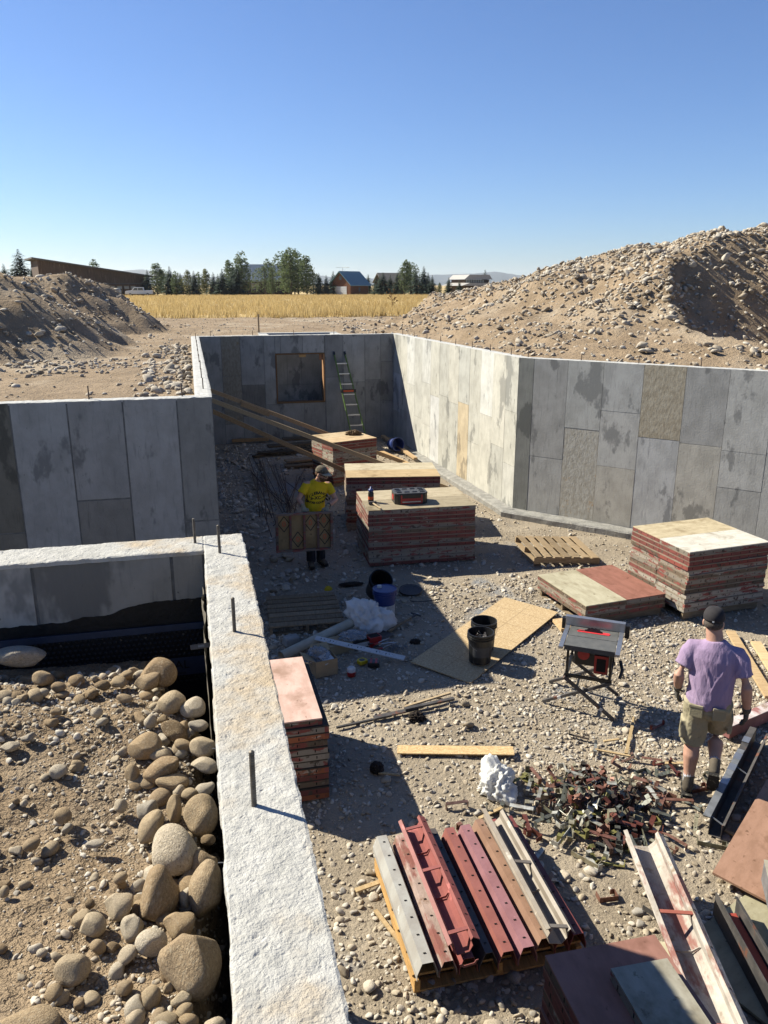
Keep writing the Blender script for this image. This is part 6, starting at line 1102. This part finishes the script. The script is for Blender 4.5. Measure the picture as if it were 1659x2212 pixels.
mb = MB(); a = np.linspace(-1.1, 1.1, 13); A = np.stack([np.stack([np.sin(a) * .078 * q, -np.cos(a) * (.09 if q == 1 else .165) + .0 * a, .012 - .02 * (q > 1) - .012 * a * a], 1) for q in (1.0, 1.001, 1.02)]); A[1] = (A[0] + A[2]) / 2; A = A @ T_.T + hc; mb.grid(A[..., 0], A[..., 1], A[..., 2]); bb = mb.build('bill', 'cap_black', cp, smooth=True); bb.modifiers.new('s', 'SOLIDIFY').thickness = .004
mb = MB(); mb.box(-.008, .008, .1195, .1215, .018, .030); A_ = mb.v[0] @ T_.T + hc; mb.v[0] = A_; mb.build('cap_tag', 'label_white', cp)
mb = MB(); v, f = ICO[3]; hv = (v * np.array((.0785, .080, .060)) + V3(0, .032, -.012)); mb.add(hv @ T_.T + hc, f.tolist()); mb.build('hair', 'hair', t, smooth=True)
# ---- the man in the yellow shirt, carrying a panel towards the camera
t = thing('person', 'person in a yellow printed T-shirt and camo cap carrying a form panel', 'person', (1.72, 11.82, .01), 6)
HIP = {-1: V3(-.085, 0, .87), 1: V3(.085, 0, .87)}; KN = {-1: V3(-.09, -.06, .48), 1: V3(.08, .0, .47)}; AN = {-1: V3(-.075, .0, .09), 1: V3(.10, .06, .09)}
SH = {-1: V3(-.125, .0, 1.345), 1: V3(.225, .0, 1.315)}; EL = {-1: V3(-.265, -.05, 1.13), 1: V3(.33, -.09, 1.08)}; WR = {-1: V3(-.225, -.20, 1.045), 1: V3(.135, -.245, 1.03)}
hc = V3(.115, -.075, 1.515)
mb = MB(); mb.tube([(0, 0, .84), (0, 0, .93), (.01, 0, 1.08), (.04, 0, 1.22), (.05, 0, 1.33), (.06, -.01, 1.39)], [(.14, .105), (.155, .115), (.145, .105), (.16, .11), (.15, .095), (.07, .065)], 20, ref=(0, 1, 0))
mb.tube([(.06, -.01, 1.36), (.085, -.035, 1.43), hc - (0, .0, .02)], [.060, .056, .054], 14); T_ = head(mb, hc, 42, 10)
for s in (-1, 1):
    mb.tube([SH[s] * V3(.55, 1, 1), SH[s], (SH[s] + EL[s]) / 2, EL[s], (EL[s] * .65 + WR[s] * .35), WR[s]], [.056, .056, .048, .041, .041, .028], 14); mb.tube([HIP[s], (HIP[s] + KN[s]) / 2, KN[s], KN[s] * .68 + AN[s] * .32 + V3(0, .02, 0), AN[s]], [.092, .078, .058, .056, .037], 14)
remeshed('body', mb, 'skin', t, .0105, 4)
mb = MB(); mb.tube([(0, 0, .86), (0, 0, .93), (.01, 0, 1.06), (.035, 0, 1.20), (.048, 0, 1.29), (.055, -.005, 1.36), (.065, -.012, 1.40)], [(.168, .13), (.168, .132), (.162, .128), (.172, .128), (.17, .118), (.13, .095), (.075, .07)], 24, ref=(0, 1, 0))
for s in (-1, 1): q = SH[s] * .40 + EL[s] * .60; c_ = V3(.05, 0, 1.30); mb.tube([c_ * .6 + SH[s] * .4 + V3(0, 0, -.015), c_ * .3 + SH[s] * .7 + V3(0, 0, -.015), SH[s] + V3(0, 0, -.02), q], [.068, .072, .070, .066], 16)
sh = remeshed('shirt', mb, 'yellow_cotton', t, .009, 3, lambda co: .007 * fbm(co[:, 0] * 18, co[:, 2] * 6, 3, 35) * sstep(1.38, 1.25, co[:, 2]))
bv = BVHTree.FromPolygons([v_.co[:] for v_ in sh.data.vertices], [p_.vertices[:] for p_ in sh.data.polygons])
def print_on(o, cx_, cz_, arc=0):
    me = o.data
    for v_ in me.vertices:
        x_, z_ = cx_ + v_.co.x, cz_ + v_.co.y - arc * v_.co.x ** 2; h_ = bv.ray_cast(Vector((x_, -.6, z_)), Vector((0, 1, 0)))
        y_ = (h_[0].y if h_[0] is not None else -.12); v_.co = (x_, y_ - .003 - v_.co.z * .5, z_)
    o.location = (0, 0, 0); o.rotation_euler = (0, 0, 0); me.update()
for bd, sz, cz_, arc in (('MT.LEBANON', .064, 1.225, 3.0), ('»-XC->', .075, 1.145, 0), ('CROSS COUNTRY', .047, 1.065, -1.2)): print_on(text('shirt_print', bd, sz, 'print_black', sh, (0, 0, 0), (0, 0, 0), .0003, 1, .0025), .03, cz_, arc)
mb = MB(); mb.tube([(0, 0, .78), (0, 0, .86), (0, 0, .94)], [(.145, .12), (.165, .125), (.16, .12)], 20, ref=(0, 1, 0))
for s in (-1, 1): mb.tube([HIP[s], (HIP[s] + KN[s]) / 2, KN[s], (KN[s] + AN[s]) / 2, AN[s] + V3(0, 0, -.02)], [(.105, .11), (.095, .10), (.080, .085), (.072, .078), (.075, .08)], 16)
remeshed('trousers', mb, 'dark_denim', t, .01, 3, lambda co: .006 * fbm(co[:, 0] * 16, co[:, 2] * 11, 3, 45))
for s in (-1, 1): boot(t, 'boot', tuple(AN[s] * V3(1, 1, 0) + V3(0, .04, .012)), (s * .15, -1, 0), ankle=tuple(AN[s] + V3(0, .0, .04)))
for s in (-1, 1):
    d = WR[s] - EL[s]; d /= np.linalg.norm(d); mb = MB(); mb.tube([WR[s] - d * .04, WR[s]], [.038, .034], 12); hand(mb, WR[s], d * .35 + V3(0, -.35, -.75), V3(0, 1, .1), -s, 1.0, 1.1); remeshed('glove', mb, 'glove_tan', t, .006, 2)
mb = MB(); mb.tube([WR[1] - d * .06, WR[1] - d * .045], .039, 12); mb.build('wrist_strap', 'black_plastic', t)
mb = MB(); v, f = ICO[4]; k = v[:, 2] > -.25; idx = np.cumsum(k) - 1; ff = [tuple(int(idx[i]) for i in q) for q in f if k[q].all()]; cv = v[k] * np.array((.084, .104, .092)); mb.add((cv + V3(0, .012, .040)) @ T_.T + hc, ff); cp = mb.build('cap', 'cap_camo', t, smooth=True); cp.modifiers.new('s', 'SOLIDIFY').thickness = .004
a = np.linspace(-1.15, 1.15, 13); A = np.stack([np.stack([np.sin(a) * .08 * q, -np.cos(a) * r_ , z_ - .012 * a * a], 1) for q, r_, z_ in ((1.0, .088, .032), (1.0, .13, .026), (.95, .175, .012))]) @ T_.T + hc; mb = MB(); mb.grid(A[..., 0], A[..., 1], A[..., 2]); bb = mb.build('bill', 'cap_bill', cp, smooth=True); bb.modifiers.new('s', 'SOLIDIFY').thickness = .005
mb = MB(); v, f = ICO[3]; k = v[:, 2] < .45; idx = np.cumsum(k) - 1; mb.add((v[k] * np.array((.060, .068, .062)) + V3(0, -.030, -.066)) @ T_.T + hc, [tuple(int(idx[i]) for i in q) for q in f if k[q].all()]); mb.build('beard', 'beard', t, smooth=True)
mb = MB(); v, f = ICO[3]; mb.add((v * np.array((.0765, .084, .07)) + V3(0, .03, .0)) @ T_.T + hc, f.tolist()); mb.build('hair', 'beard', t, smooth=True)
mb = MB(); A = []
for e in (-1, 1): mb.box(e * .036 - .028, e * .036 + .028, -.103, -.097, -.028, .006)
for e in (-1, 1): mb.box(e * .072 - .003, e * .072 + .003, -.100, .02, -.006, .004)
mb.v = [q @ T_.T + hc for q in mb.v]; mb.build('sunglasses', 'lens_dark', t)
# the carried panel: its ribbed back faces the camera
t = thing('form_panel', 'printed plywood form panel held by the yellow shirted person, ribbed back outward', 'form panel', (1.50, 11.44, .70), 2, None, (-4, 1.5, 2)); mb = MB(); mb.box(-.43, .43, .02, .032, -.29, .29); setcol(mb.build('sheet', 'ply_face', t), (.40, .27, .13))
for bx in ((-.44, .44, -.03, .0195, .27, .305), (-.44, .44, -.03, .0195, -.305, -.27), (-.44, -.405, -.03, .0195, -.269, .269), (.405, .44, -.03, .0195, -.269, .269)): mb = MB(); mb.box(*bx); setcol(mb.build('rail', 'rail', t), (.20, .15, .12))
for x in (-.215, .0, .215): mb = MB(); mb.box(x - .016, x + .016, -.015, .0195, -.268, .268); setcol(mb.build('rib', 'rail', t), (.17, .10, .085))
for (x, z) in ((-.31, .13), (.10, .13), (.32, -.10), (-.10, -.12), (.31, .16)):
    p = [(x, z + .12), (x + .09, z), (x, z - .12), (x - .09, z)]; mb = MB()
    for i in range(4):
        a_, b_ = p[i], p[(i + 1) % 4]; mb.beam((a_[0], .0185, a_[1]), (b_[0], .0185, b_[1]), .002, .012, 0, (0, 0, 1) if i % 2 else (0, 0, 1))
    mb.build('printed_diamond', 'print_black', t); o = text('printed_zero', '0', .12, 'orange_label', t, (x, .0182, z), (90, 0, 0))
# ------------------------------------------------------------------ the air
hm = bpy.data.materials.new('air_haze'); hm.use_nodes = True; hn = hm.node_tree; hn.nodes.remove(hn.nodes['Principled BSDF'])
pv = hn.nodes.new('ShaderNodeVolumePrincipled'); pv.inputs['Color'].default_value = (.93, .96, 1, 1); pv.inputs['Density'].default_value = .00007; pv.inputs['Anisotropy'].default_value = .3
hn.links.new(pv.outputs[0], hn.nodes['Material Output'].inputs['Volume']); MATS['air_haze'] = hm
mb = MB(); mb.box(-7100, 7100, -70, 9100, -1.2, 160); hz = mb.build('haze', 'air_haze'); tag(hz, kind='stuff')
